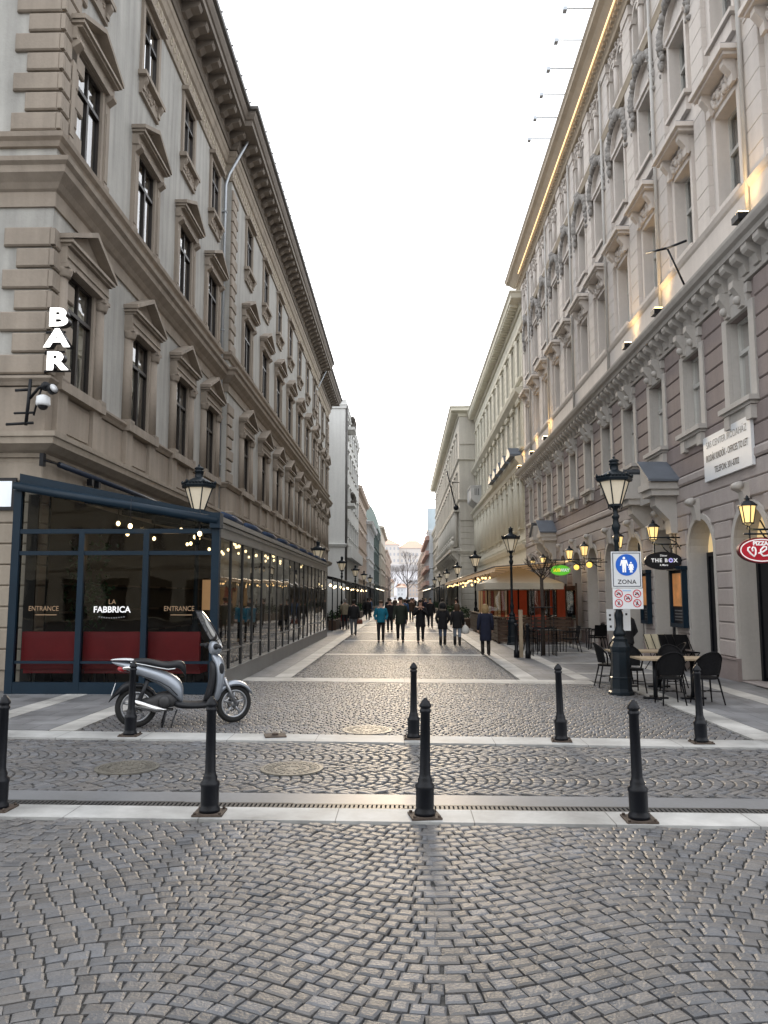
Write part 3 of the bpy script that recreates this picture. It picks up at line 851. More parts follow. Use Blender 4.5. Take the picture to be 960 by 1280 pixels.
# bracketed cornice between the two zones
mb=MB()
mb.sweep(pathA,[(-.1,8.55),(.10,8.56),(.12,8.62),(.08,8.66),(.08,9.08),(.40,9.10),(.42,9.2),(.50,9.24),(.55,9.34),(.56,9.40),(-.1,9.47)])
u=.25
while u<LA:
    mb.prism([(.08,8.68),(.14,8.68),(.20,8.86),(.34,8.93),(.38,9.0),(.38,9.095),(.08,9.095)],u-.13,u+.13,'y'); u+=.55
mb.build('bracket_cornice',m_lightstone,A)
mb=MB(); mb.sweep(pathA,[(-.1,9.475),(.16,9.48),(.16,10.35),(.20,10.40),(.24,10.5),(.1,10.55),(-.1,10.55)]); mb.build('pedestal_band',m_cream,A)
# pilaster strips with slanting joints
for k in range(-1,12):
    u=YF-(16.5+2.75*(k-.5))
    if not .3<u<LA-.3: continue
    z=10.56; mb=MB()
    while z<20.4:
        mb.cbox(u-.36,u+.36,0,.13,z,z+.505,.012); z+=.51
    mb.box(0,.17,u-.42,u+.42,20.45,20.78)
    mb.box(0,.15,u-.22,u+.22,14.0,14.08)
    mb.build('pilaster',m_cream,A)
for k in range(-1,12):
    u=YF-(16.5+2.75*(k-.5))
    if k%2 or not .3<u<LA-.3: continue
    mb=MB(); mb.tube([(.20,u-.3,9.6),(.20,u-.3,20.6)],.05,7)
    mb.build('downpipe',M('painted_pipe',(.45,.44,.42),.5,.1,2),A)
# second-floor windows
def rw2(garl):
    win=MB(); w,h=1.12,2.3
    ring(win,w,h,.14,0,.09)
    win.box(0,.22,-.75,.75,-.12,-.01)
    if garl==0:
        win.box(.0,.14,-.70,.70,h+.141,h+.58)
        r_=random.Random(5); leafy(win,0,h+.36,1.0,.34,.16,r_,34,.07)
        for s in (-1,1): console(win,s*.62,h+.08,.52,.2,.14,.40)
        win.box(0,.46,-.86,.86,h+.60,h+.68); win.box(0,.54,-.94,.94,h+.68,h+.80)
    return win
wp=rw2(0).build('window',m_cream,A); fill_window(wp,1.12,2.3,.26,frame=m_framew,curt=.45,transom=.6)
# hoods: some low gables, most flat with a lead top
mbh=MB(); mbh.box(0,.52,-.92,.92,3.101,3.125); mbh.build('lead_cover',m_slate,wp)
KIDS.pop(wp.name,None)
for i,u in enumerate(archU):
    if i==0: wp.location=(0,u,10.65)
    else: dup(wp,(0,u,10.65),parent=A)
# third-floor windows with garlands
win=MB(); w,h=1.12,2.05
ring(win,w,h,.13,0,.09); win.box(0,.20,-.72,.72,-.12,-.01); win.box(0,.12,-.6,.6,-.5,-.13); win.box(0,.15,-.66,.66,h+.131,h+.24)
wp=win.build('window',m_cream,A); fill_window(wp,1.12,2.05,.26,frame=m_framew,curt=.4,transom=.62)
for i,u in enumerate(archU):
    if i==0: wp.location=(0,u,14.8)
    else: dup(wp,(0,u,14.8),parent=A)
m_garl=M('garland_plaster',(.30,.285,.27),.85,.3,4,bump=.5,bscale=40,fine=.12)
win=MB(); r_=random.Random(6)
for k in range(60):
    a=PI*(k+.5)/60; uu=.98*math.cos(a); zz=1.05*math.sin(a)**.8
    win.ball((.14,uu,zz+r_.uniform(-.06,.06)),r_.uniform(.07,.14),6,4,sx=1.1,sz=r_.uniform(.7,1.4))
leafy(win,0,1.1,.5,.4,.22,r_,18,.12)
for s in (-1,1): leafy(win,s*1.0,-.25,.26,.8,.14,r_,18,.09)
gp=win.build('garland',m_garl,A,fix=False)
mb=MB(); ns=12
for k in range(ns):
    a,b=PI*k/ns,PI*(k+1)/ns
    mb.add([(x_,r*math.cos(t),.9/.84*r*math.sin(t)) for t in (a,b) for r in (.80,.90) for x_ in (.0,.13)],[(0,1,3,2),(4,5,7,6),(1,5,7,3),(0,4,5,1),(2,6,7,3)])
mb.build('arch_moulding',m_cream,gp)
first=True
for u in archU:
    if YF-u<18: continue
    if first: gp.location=(0,u,17.05); first=False
    else: dup(gp,(0,u,17.05),parent=A)
# fourth-floor twin arched windows
win=MB()
for s in (-1,1):
    win.box(0,.09,s*.82-.07,s*.82+.07,0,1.5)
win.tube([(.06,0,0),(.06,0,1.4)],.10,8); win.box(-.04,.17,-.14,.14,1.36,1.5)
for s in (-1,1):
    win.box(0,.15,s*.83-.13,s*.83+.13,1.36,1.5)
    for k in range(10):
        a,b=PI*k/10,PI*(k+1)/10
        win.add([(x_,s*.44+r*math.cos(t),1.5+r*math.sin(t)) for t in (a,b) for r in (.302,.40) for x_ in (.0,.09)],[(0,1,3,2),(4,5,7,6),(1,5,7,3),(0,4,5,1),(2,6,7,3)])
win.box(0,.2,-.95,.95,-.14,-.01)
leafy(win,0,2.1,1.5,.3,.08,random.Random(9),26,.07)
wp=win.build('window',m_cream,A)
for s in (-1,1):
    sub=bpy.data.objects.new('window_sash',None)
mb=MB()
for s in (-1,1):
    c=s*.44
    mb.box(-.27,-.2,c-.3,c-.25,0,1.55); mb.box(-.27,-.2,c+.25,c+.3,0,1.55); mb.box(-.27,-.19,c-.25,c+.25,1.0,1.07); mb.box(-.27,-.2,c-.25,c+.25,0,.06); mb.box(-.26,-.2,c-.02,c+.02,.06,1.0)
mb.build('frame',m_framew,wp)
mb=MB()
for s in (-1,1): mb.quad((-.25,s*.44-.29,.02),(-.25,s*.44+.29,.02),(-.25,s*.44+.29,1.78),(-.25,s*.44-.29,1.78))
mb.build('pane',g_win,wp)
KIDS.pop(wp.name,None)
for i,u in enumerate(archU):
    if i==0: wp.location=(0,u,18.55)
    else: dup(wp,(0,u,18.55),parent=A)
# main cornice with cove, parapet blocks
mb=MB(); mb.sweep(pathA,[(-.1,18.2),(.14,18.22),(.18,18.32),(.22,18.40),(-.1,18.44)])
mb.sweep(pathA,[(-.1,20.79),(.20,20.80),(.24,20.9),(.30,20.95),(.32,21.1),(.44,21.16),(.70,21.45),(.86,21.55),(.88,21.66),(.95,21.75),(-.1,21.9)])
u=.3
while u<LA: mb.box(.30,.42,u-.07,u+.07,20.98,21.12); u+=.28
mb.build('main_cornice',M('warm_cornice_stone',(.47,.40,.31),.8,.08,.8,streak=.08),A)
mb=MB(); mb.sweep([(0,0),(0,LA)],[(.2,21.85),(.3,21.85),(.3,22.2),(.2,22.2)])
for k in range(0,5): mb.box(.1,.5,.2+k*2.6,.9+k*2.6,21.85,22.75)
mb.sweep(pathA,[(-.2,21.9),(.6,21.88),(-4,24),(-4,22.5)]); mb.build('parapet',m_cream,A)
# roof floodlights on rods
m_lampw=emis('warm_lamp',(1,.66,.26),14)
fp=thing('roof_floodlight','x','floodlight',(0,0,0))
mb=MB(); mb.tube([(0,0,0),(-.95,0,.02)],.022,6); mb.build('rod',m_zinc,fp)
mb=MB(); mb.box(-1.03,-.9,-.10,.10,-.10,.02); mb.build('lamp_head',m_zinc,fp)
for k in range(6):
    y=24.3+k*1.5
    loc=(XR-.9,y,21.78); l='%s small floodlight on a rod sticking out from the right roof edge'%['nearest','second nearest','third nearest','third farthest','second farthest','farthest'][k]
    if k==0: fp.location=loc; fp['label']=l
    else: dup(fp,loc,label=l)
for o in COL.objects:
    if o.get('category')=='floodlight': o['group']='floodlights along the right roof edge'
# ledge uplights that are lit
up=thing('ledge_uplight','x','uplight',(0,0,0))
mb=MB(); mb.box(-.13,.13,-.16,.16,.06,.20); mb.box(-.02,.02,-.02,.02,0,.07); mb.build('housing',m_iron,up)
mb=MB(); mb.box(-.10,.10,-.13,.13,.2,.235); mb.build('lens',m_lampw,up)
ups=[(15.2,'nearest the right edge'),(20.45,'second from the right edge'),(23.3,'third from the right edge'),(37.2,'fourth along the ledge'),(41.2,'next to the far building joint'),(45.7,'farthest, at the end of the ledge')]
for i,(y,l) in enumerate(ups):
    loc=(XR-.46,y,9.44); l='warm lit uplight on the cream building ledge, '+l
    if i==0: up.location=loc; up['label']=l
    else: dup(up,loc,label=l)
    li=bpy.data.lights.new('uplight_beam','SPOT'); li.energy=60; li.color=(1,.62,.25); li.spot_size=R(100); li.spot_blend=1.0; li.shadow_soft_size=.08
    lo=bpy.data.objects.new('uplight_beam',li); COL.objects.link(lo); lo.location=(XR-.60,y,9.74)
    lo.rotation_euler=Vector((-.30,0,-1)).to_track_quat('Z','Y').to_euler()
for o in COL.objects:
    if o.get('category')=='uplight': o['group']='lit lamps along the ledge'
# warm light strip in the cove under the eaves
mb=MB(); mb.sweep([(0,2),(0,LA-1)],[(.49,21.10),(.53,21.10),(.53,21.14),(.49,21.14)]); mb.build('cove_strip',emis('cove_glow',(1,.62,.25),1.7),A)
# bracket for a flag on the ledge
t=thing('flag_bracket','black iron flagpole bracket on the cream ledge, between two lit lamps','bracket',(XR-.5,18.3,9.45))
mb=MB(); mb.tube([(0,0,0),(-.35,.1,1.0)],.025,6); mb.tube([(-.35,.1,1.0),(-.6,.9,1.25)],.03,6); mb.tube([(-.35,.1,1.0),(-.1,-.5,.9)],.03,6); mb.build('arm',m_iron,t)

# ------------------------------------------------------------------ generic farther buildings
def block(name,label,side,X,y0,y1,H,mat,rows,step,uoff,win=(1.0,2.0),trim=None,eave=.6,ground=4.2,roofm=None,eaves_mat=None,rustic=False,pedim=(),depth=14,shop=True,mod=True,dep=.15,slope=2.0,strings=True):
    trim=trim or mat; Ln=y1-y0
    if side<0: t=thing(name,label,'building',(X,y0,0)); u_of=lambda y:y-y0
    else: t=thing(name,label,'building',(X,y1,0),PI); u_of=lambda y:y1-y
    us=[]; u=uoff
    while u<Ln-.8: us.append(u); u+=step
    w,h=win; ops=[(u-w/2,u+w/2,z,z+h) for z in rows for u in us]
    mb=MB(); wall_sheet(mb,0,Ln,ground,H-.6,ops,.28)
    for u in (0,Ln): mb.quad((0,u,0),(-depth,u,0),(-depth,u,H),(0,u,H))
    mb.build('wall',mat,t)
    gm=MB(); gops=[(u-step*.32,u+step*.32,.1,3.3) for u in us] if shop else []
    wall_sheet(gm,0,Ln,0,ground-.001,gops,.4); gm.build('ground_floor_wall',trim,t)
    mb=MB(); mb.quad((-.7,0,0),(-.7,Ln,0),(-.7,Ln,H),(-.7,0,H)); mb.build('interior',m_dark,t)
    P=[(-depth,0),(0,0),(0,Ln),(-depth,Ln)]
    mb=MB(); e=eave
    mb.sweep(P,[(-.1,H-.9),(.12,H-.88),(.14,H-.6),(.22,H-.5),(e*.85,H-.42),(e*.88,H-.15),(e,H-.05),(e,H),(-.1,H+.12)])
    if mod:
        u=.3
        while u<Ln: mb.box(.14,e*.8,u-.12,u+.12,H-.62,H-.43); u+=.55
    mb.build('eaves_cornice',eaves_mat or trim,t)
    mb=MB(); mb.sweep(P,[(-.1,ground-.25),(.12,ground-.22),(.28,ground+.02),(.30,ground+.12),(-.1,ground+.2)]); 
    for z in (rows[1:] if strings else []): mb.sweep(P,[(-.1,z-.42),(.1,z-.4),(.2,z-.28),(.2,z-.22),(-.1,z-.15)])
    mb.build('string_course',trim,t)
    mb=MB(); mb.sweep(P,[(-.2,H),(e*.7,H),(-depth*.4,H+slope),(-depth*.4,H)]); mb.build('roof',roofm or m_roof,t)
    for j,z in enumerate(rows):
        wn=MB(); ring(wn,w,h,.14,0,.07); wn.box(0,.16,-w/2-.2,w/2+.2,-.12,-.01); wn.box(0,.2,-w/2-.22,w/2+.22,h+.141,h+.25)
        if j in pedim: wn.prism([(-w/2-.3,h+.251),(w/2+.3,h+.251),(0,h+.8)],0,.22,'x')
        wp=wn.build('window',trim,t); fill_window(wp,w,h,dep,frame=m_frame,curt=None)
        for i,u in enumerate(us):
            if i==0: wp.location=(0,u,z)
            else: dup(wp,(0,u,z),parent=t)
    if rustic:
        mb=MB()
        z=ground+.3
        while z<H-1.2:
            zt=z+.42
            cur=0
            for u in us+[None]:
                inw=any(zt>r_-.2 and z<r_+h+.4 for r_ in rows)
                if u is None or inw:
                    ee=Ln if u is None else u-w/2-.3
                    if ee-cur>.1: mb.cbox(cur,ee,0,.035,z,zt-.01,.02)
                    if u is not None: cur=u+w/2+.3
            z=zt
        mb.build('rustic_course',mat,t)
    return t
# cream palace on the right
Cb=block('stone_palace','yellowish cream palace with deep bracketed eaves and corner balcony, right side mid street',1,7.38,46.5,78,20.6,m_cream2,[6.2,11.2,15.6],2.6,1.6,(1.0,2.6),eave=.85,ground=5.0,rustic=True,pedim=(1,))
for u in [1.6+2.6*i for i in range(12)]:
    for s in (-1,1):
        mb=MB(); mb.tube([(.12,u+s*.85,6.0),(.12,u+s*.85,9.4)],.17,8); mb.box(0,.3,u+s*.85-.24,u+s*.85+.24,9.4,9.7); mb.build('pilaster',m_cream2,Cb)
mb=MB(); mb.sweep([(0,0),(0,78-46.5)],[(0,9.7),(.32,9.71),(.36,10.0),(.55,10.2),(.58,10.4),(0,10.5)]); mb.build('cornice',m_cream2,Cb)
mb=MB(); mb.sweep([(0,0),(0,31.5)],[(0,14.2),(.2,14.22),(.45,14.5),(.5,14.7),(0,14.8)]); mb.build('cornice',m_cream2,Cb)
mb=MB(); L0=2.0
mb.prism([(0,10.4),(.35,10.5),(1.0,10.95),(1.05,11.1),(0,11.1)],L0,L0+4.2,'y'); mb.box(.92,1.05,L0,L0+4.2,11.101,12.15); mb.box(0,.92,L0,L0+.13,11.101,12.15); mb.box(0,.92,L0+4.07,L0+4.2,11.101,12.15); mb.box(.86,1.1,L0-.05,L0+4.25,12.151,12.28); mb.box(0,.86,L0-.06,L0+.16,12.151,12.28); mb.box(0,.86,L0+4.04,L0+4.26,12.151,12.28)
bo=mb.build('balcony',M('balcony_white',(.5,.5,.49),.8,.08,2),Cb)
mb=MB()
for q in range(3): mb.box(.3+.17*q,.36+.17*q,L0+4.15,L0+4.21,11.35,12.0)
mb.build('slot',m_dark,bo)
# lead gables over second-floor windows
for u in [1.6+2.6*i for i in range(7,12)]:
    mb=MB(); mb.prism([(u-.95,10.45),(u+.95,10.45),(u+.95,10.6),(u,11.15),(u-.95,10.6)],.05,.85,'x'); mb.build('window_hood',m_slate,Cb)
# grey limestone corner house, standing forward
D=block('limestone_corner_house','grey limestone corner house standing forward into the street, right side far','x' and 1,5.75,78.2,138,21.3,m_greystone,[7.4,12.0,16.2],3.2,2.2,(1.1,2.7),eave=1.0,ground=6.4,rustic=True,eaves_mat=m_cream2)
mb=MB(); Fp=seg((0,138-78.2),(-14,138-78.2))   # end wall facing the viewer
sub=MB(Fp)
for k in range(15): sub.cbox(0.02,1.62,0,.05,.3+k*.62,.3+k*.62+.58,.03)
sub.box(0,.14,0,1.62,9.6,9.95); sub.box(0,.10,0,1.62,17.5,17.8)
mb.add(sub.v,sub.f); mb.build('corner_rustication',m_greystone,D)
for i in range(12):
    u=138-78.2-2.2-3.2*i; mb=MB()
    for s in (-1,1): console(mb,u+s*.9,5.2,1.3,.4,.0,.8)
    mb.box(0,.95,u-1.3,u+1.3,6.5,6.8); mb.ball((.6,u,7.3),.42,8,6); mb.ball((.6,u,7.9),.22,8,6)
    mb.tube([(.35,u-.8,7),(.35,u-.8,10.6)],.22,8); mb.tube([(.35,u+.8,7),(.35,u+.8,10.6)],.22,8); mb.box(0,.6,u-1.2,u+1.2,10.6,11.0)
    mb.build('balcony_bracket',m_greystone,D)
t=thing('flagpole','dark bare flagpole leaning out from the limestone corner house front','flagpole',(5.3,78.1,11.0))
mb=MB(); mb.tube([(0,0,0),(-.9,-.6,3.6)],.07,6); mb.ball((.05,0,-.1),.28,8,6); mb.build('pole',m_iron,t)
mb=MB(); mb.tube([(-.6,-.4,2.5),(.4,0,2.5)],.04,5); mb.build('stay',m_iron,t)
# far houses, distance haze painted into their pale colours: right
m_far1=M('far_white',(.60,.61,.62),.8,.05,.3); m_far2=M('far_cream',(.55,.50,.42),.8,.06,.3); m_far3=M('far_red',(.50,.32,.27),.8,.15,.6); m_far4=M('far_pinkish',(.56,.47,.40),.8,.06,.3)
block('far_house','slim cream house between the limestone corner house and the red balcony block','x' and 1,6.3,138.5,165,15.2,m_far2,[5,8.2,11.4],3,1.8,(1.0,1.8),eave=.4,mod=False)
rb=block('balcony_block','far modern block with red balcony edges and glazed top floor on the right',1,5.6,166,215,16.2,m_far1,[5,8.3,11.6],3.4,2,(1.8,1.8),eave=.3,mod=False)
for z in (4.4,7.7,11.0,14.2):
    mb=MB(); mb.box(0,.9,1,47,z,z+.9); mb.build('balcony',m_far3,rb)
mb=MB(); mb.box(-6,.5,36,48.9,16.3,21); mb.build('top_floor',M('pale_blue_glazing',(.50,.58,.62),.3,.1,.5),rb)
mb=MB()
for i in range(3): mb.box(-2.6-i*1.3,-1.8-i*1.3,48.9,48.95,18.6,20)
mb.build('pane',m_roof,rb)
block('far_house','last pale house on the right before the castle hill',1,5.4,216,300,14.5,m_far4,[4.8,8,11],4,2,(1.4,1.8),eave=.4,mod=False)
# left: white modern block with blind side wall
E_=block('white_apartment_block','plain white apartment block with blind side wall and small balconies, left side far',-1,-6.15,79.6,104,22.6,m_white,[8.4,12.2,16,19.2],3.4,3.6,(1.5,1.6),eave=.12,ground=7.2,mod=False,trim=m_white,strings=False)
mb=MB(); mb.tube([(.14,.15,22),(.14,.15,3.5)],.12,8); mb.build('downpipe',m_gutter,E_)
for z in (11.4,19.6):
    mb=MB(); mb.box(0,.95,.8,3.8,z,z+.3); o=mb.build('balcony',m_white,E_)
    mb=MB(); 
    for k in range(12): mb.box(.9,.94,.8+k*.27,.83+k*.27,z+.3,z+1.25)
    mb.box(.89,.95,.8,3.8,z+1.22,z+1.28); leafy(mb,2.2,z+.9,2.6,.9,.7,random.Random(3),26,.2); mb.build('railing',M('balcony_rail',(.08,.07,.06),.6,.3,2),o)
mb=MB(); mb.box(-13,.5,7,20,7.0,7.3); mb.box(0,.6,2,24,6.0,7.2); mb.build('canopy',m_white,E_)
mb=MB(); mb.box(-8,-1.2,14,20,22.6,25.5); mb.build('penthouse',m_cream,E_)
block('far_house','cream house left of the white block further down the street',-1,-6.3,104.3,128,17.0,m_far4,[5.5,9,12.6],3,1.8,(1.1,2.0),eave=.6,slope=4,roofm=M('far_tile',(.42,.31,.25),.8,.1,.5))
block('far_house','white house with heavy cornice before the green dome',-1,-5.9,128.3,150,14.4,m_far1,[5,8.4,11.2],3,1.8,(1.1,1.9),eave=.8)
gb=block('domed_house','dark green netted house with rounded green roof, far left',-1,-5.7,150.4,176,15.2,M('green_scaffold_net',(.13,.165,.158),.9,.12,1,streak=.1),[5,8.5,11.8],3.4,2,(1.1,1.9),eave=.4,mod=False)  # net colour paled and greyed to paint in the haze
mb=MB(); n=14
prof=[(-8,15.2)]+[(-4+4.6*math.cos(a),15.2+6.2*math.sin(a)) for a in [PI*k/(2*n) for k in range(n+1)]]+[(-8,21.4)]
mb.prism(prof,.2,20,'y'); mb.build('dome_roof',M('green_copper',(.24,.29,.27),.7,.12,.8),gb)  # haze mixed into the copper colour
block('far_house','pale yellow house far left behind the green dome',-1,-5.2,176.4,215,18,m_far2,[5,8.5,12],3.4,2,(1.2,1.9),eave=.7)
block('far_house','last pale house far left before the castle hill',-1,-5.0,216,290,15,m_far4,[5,8.2,11],4,2,(1.3,1.9),eave=.5)
# ------------------------------------------------------------------ castle hill at the end of the street
m_hill=M('hill_hazy',(.50,.485,.495),.95,.10,.02,fine=.12)  # distance haze put into the hill colour
mb=MB(); nx,ny=70,30; rr=random.Random(2); vs=[]; 
for j in range(ny+1):
    for i in range(nx+1):
        x=-420+840*i/nx; y=560+420*j/ny
        t=j/ny; z=46*(1/(1+math.exp(-9*(t-.42))))+rr.uniform(-.8,.8)
        z*=1-.25*max(0,abs(x)-150)/270; vs.append((x,y,z-1.5 if j else -2))
mb.add(vs,[(j*(nx+1)+i,j*(nx+1)+i+1,(j+1)*(nx+1)+i+1,(j+1)*(nx+1)+i) for j in range(ny) for i in range(nx)],True)
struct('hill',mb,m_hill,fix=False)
castle=thing('castle_wing','long pale castle wing with orange tiled roof on the far hilltop','building',(0,800,0))
m_cw=M('castle_wall',(.62,.575,.53),.85,.05,.05); m_cr=M('castle_roof',(.62,.44,.34),.8,.08,.05)  # wall and roof colours bleached to stand for haze
mb=MB(); mb.box(-75,-5,0,25,25,56); mb.box(-5,60,4,25,25,52.5); mb.build('wall',m_cw,castle)
def hip(x0,x1,y0,y1,z,h):
    mb=MB(); s=(y1-y0)/2
    mb.add([(x0-1,y0-1,z),(x1+1,y0-1,z),(x1+1,y1+1,z),(x0-1,y1+1,z),(x0+s,y0+s,z+h),(x1-s,y0+s,z+h)],[(0,1,5,4),(1,2,5),(2,3,4,5),(3,0,4),(0,1,2,3)]); return mb
r1=hip(-75,-5,0,25,56,7.5); r2=hip(-5.5,24,4,25,52.5,8.5); r1.add(r2.v,r2.f); r1.build('roof',m_cr,castle)
m_cwin=M('castle_window',(.42,.42,.44),.6,.1,.1)  # windows greyed pale for haze as well
wp=None
for z in (38,44.5,50.5):
    for i in range(15):
        x=-30+i*4.0
        if z>50 and x>-6: continue
        mb=None
        if wp is None:
            mb=MB(); mb.box(-.8,.8,-.12,-.01,0,2.8); wp=mb.build('window',m_cwin,castle,loc=(x,0,z))
        else: dup(wp,(x,4 if x>-5 else 0,z),parent=castle)
cs=thing('castle_terrace','pale terraced castle rampart below the far castle wing','wall',(0,760,0))
mb=MB(); mb.box(-80,80,0,6,14,33); mb.build('rampart',M('rampart_hazy',(.46,.44,.43),.9,.08,.05),cs)  # rampart and buttress colours carry painted haze
mb=MB()
for i in range(20): mb.box(-60+i*6,-59+i*6,-.8,-.02,15,32)
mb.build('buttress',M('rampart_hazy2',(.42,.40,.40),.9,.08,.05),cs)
# houses at the foot of the hill, haze painted into their colours
fh=[(-26,600,9,16,12,m_far1),(-12,610,8,14,13,m_far2),(-2,590,7,12,9,m_far1),(8,605,9,16,12,m_far4),(20,595,9,14,10,m_far1),(-38,640,14,16,16,m_far4),(30,640,14,16,15,m_far2)]
lab=['pale white','cream','small white','pinkish','low white','leftmost pinkish','rightmost cream']
for (x,y,wd,dp,h,m_),l in zip(fh,lab):
    t=thing('riverside_house',l+' house at the foot of the castle hill','house',(x,y,0),0,'houses below the castle')
    mb=MB(); mb.box(-wd/2,wd/2,0,dp,-1,h); mb.build('wall',m_,t)
    hp=hip(-wd/2,wd/2,0,dp,h+.01,3); hp.build('roof',m_cr if h%2 else m_roof,t)
    wq=None
    for zz in range(3,int(h)-1,3):
        for i in range(int(wd/2.6)):
            x_=-wd/2+1.5+i*2.5
            if wq is None: mb=MB(); mb.box(-.55,.55,-.1,-.01,0,1.6); wq=mb.build('window',m_cwin,t,loc=(x_,0,zz))
            else: dup(wq,(x_,0,zz),parent=t)
# ------------------------------------------------------------------ street furniture
m_navy=M('navy_paint',(.007,.019,.033),.42,.15,3,spec=.22,fine=.05)
m_navyf=M('navy_fabric',(.02,.035,.07),.8,.2,3)
m_pglass=glass('pavilion_glass',(.55,.58,.58),1.55,.008,1.3,.0)
m_fglass=glass('pavilion_front_glass',(.55,.58,.58),1.30,.01,1.0,.0)
m_steel=M('grey_steel',(.22,.22,.215),.4,.15,2,metal=.6)
m_steeld=M('dark_steel',(.05,.05,.05),.4,.15,2,metal=.5)
m_opal=M('opal_lamp_glass',(.62,.57,.47),.5,.08,3,emit=(1,.82,.55),estr=.18)
m_litglass=M('lit_lamp_glass',(.7,.5,.2),.5,.15,6,emit=(1,.70,.27),estr=1.15)
m_bulb=emis('warm_bulb',(1,.74,.38),9)
m_whitebulb=emis('white_bulb',(1,.86,.62),3.5)
m_red=M('red_leather',(.40,.022,.03),.45,.2,2,bump=.1,spec=.5)
m_redglow=M('red_room_glow',(.22,.03,.018),.7,.7,1.4,emit=(1,.15,.05),estr=.06)  # red interior light put into panes and chair backs as emission
m_wood=M('dark_wood',(.06,.036,.024),.6,.3,3,streak=.2)
m_table=M('pale_table_wood',(.30,.235,.16),.5,.15,2,fine=.1)
m_wicker=M('black_wicker',(.007,.007,.008),.6,.3,30,bump=.5,bscale=90,fine=.3,spec=.12)
m_canvas=M('beige_canvas',(.50,.46,.38),.85,.06,1.5)
m_canvasw=M('white_canvas',(.66,.65,.62),.8,.05,1.5)
m_canvasd=M('dark_canvas',(.045,.045,.045),.85,.2,1.5)
m_leaf=M('dark_leaves',(.025,.055,.02),.6,.5,9,fine=.4)
m_signw=M('sign_white',(.68,.70,.72),.45,.04,1.5,fine=.03)
m_signblue=M('sign_blue',(.015,.12,.55),.45,.05,2)
m_signred=M('sign_red',(.55,.02,.04),.45,.06,2)
m_black=M('sign_black',(.012,.012,.016),.4,.1,3)
m_txt=M('letter_dark',(.03,.03,.035),.5,.05,3)
m_txtg=M('letter_grey',(.16,.165,.17),.5,.05,3)
m_txtw=M('letter_white',(.82,.82,.82),.5,.02,3,emit=(1,1,1),estr=.25)
m_gold=M('letter_gold',(.30,.20,.12),.45,.1,3)
m_neon=emis('lit_letter_white',(1,.97,.92),2.6)

# --- street lamps
def lamp_proto():
    t=thing('street_lamp','x','street lamp')
    mb=MB()
    mb.lathe([(.24,.0),(.24,.05),(.215,.07),(.20,.12),(.20,.30),(.205,.32),(.185,.34),(.18,.42),(.175,.80),(.185,.84),(.19,.90),(.165,.95),(.14,1.0),(.145,1.05),(.11,1.10)],n=8,smooth=False,rot=PI/8)
    mb.build('base',m_lampiron,t)
    mb=MB()
    mb.lathe([(.11,1.10),(.12,1.14),(.12,1.18),(.085,1.22),(.06,1.30),(.075,1.42),(.085,1.5),(.06,1.58),(.055,1.66),(.062,1.70),(.052,1.74),(.048,2.6),(.042,2.9),(.055,2.93),(.058,2.98),(.045,3.02),(.05,3.10),(.085,3.18),(.09,3.24),(.06,3.28),(.055,3.36),(.075,3.39),(.075,3.43),(.05,3.46),(.05,3.56),(.09,3.60),(.11,3.63)],n=14)
    for k in range(14): 
        pass
    mb.build('post',m_lampiron,t)
    ln=MB(); z0,z1,ra,rb=3.63,4.10,.125,.285
    for k in range(6):
        a=2*PI*k/6
        ln.tube([(ra*math.cos(a),ra*math.sin(a),z0),(rb*math.cos(a),rb*math.sin(a),z1)],.014,5)
    ln.lathe([(ra+.02,z0-.02),(ra+.02,z0+.02),(ra-.01,z0+.02)],n=6,smooth=False)
    ln.lathe([(rb-.02,z1-.01),(rb+.06,z1),(rb+.075,z1+.05),(rb+.06,z1+.08),(rb-.02,z1+.09)],n=6,smooth=False)
    for k in range(6):
        a=2*PI*k/6; b=2*PI*(k+1)/6
        for q in range(5):
            f=q/5; x=(rb+.06)*(math.cos(a)*(1-f)+math.cos(b)*f); y=(rb+.06)*(math.sin(a)*(1-f)+math.sin(b)*f)
            h=.08 if q==0 else .045
            ln.lathe([(.022,z1+.075),(.03,z1+.075+h*.6),(.002,z1+.075+h)],x,y,0,5)
    for k in range(6):
        a=2*PI*k/6; ln.tube([(.11*math.cos(a),.11*math.sin(a),z0-.08),(.135*math.cos(a),.135*math.sin(a),z0-.03),(.12*math.cos(a),.12*math.sin(a),z0)],.012,5)
    lo=ln.build('lantern',m_lampiron,t)
    mb=MB(); n=6
    vs=[(r*math.cos(2*PI*k/6),r*math.sin(2*PI*k/6),z) for r,z in((ra-.004,z0+.01),(rb-.006,z1)) for k in range(6)]
    mb.add(vs,[(k,(k+1)%6,6+(k+1)%6,6+k) for k in range(6)]); mb.build('glass',m_opal,lo)
    mb=MB(); mb.lathe([(rb+.0,z1+.085),(.24,z1+.14),(.15,z1+.19),(.10,z1+.215),(.085,z1+.23),(.08,z1+.33),(.10,z1+.34),(.10,z1+.36),(.08,z1+.37),(.08,z1+.39),(.10,z1+.40),(.10,z1+.42),(.05,z1+.45),(.02,z1+.46),(.03,z1+.485),(.002,z1+.51)],n=12)
    mb.build('lamp_roof',m_lampiron,lo)
    return t
lp=lamp_proto()
LP=[(4.14,15.05,'with the blue and white zone sign, by the bistro tables')]
for i in range(1,7): LP.append((4.2,15.05+15.2*i,['beside the wooden posts and beige tent','by the long lit awning on the right','fourth along the right side','fifth along the right side','sixth along the right side','last visible on the right side'][i-1]))
LPL=[(-4.27,15.75,'rising through the glass pavilion roof on the left'),(-4.2,37.5,'just past the far end of the glass pavilion')]+[(-4.2,52+14.5*i,['second past the pavilion, below the white apartment block','third past the pavilion on the left','fourth past the pavilion on the left','fifth past the pavilion on the left'][i]) for i in range(4)]
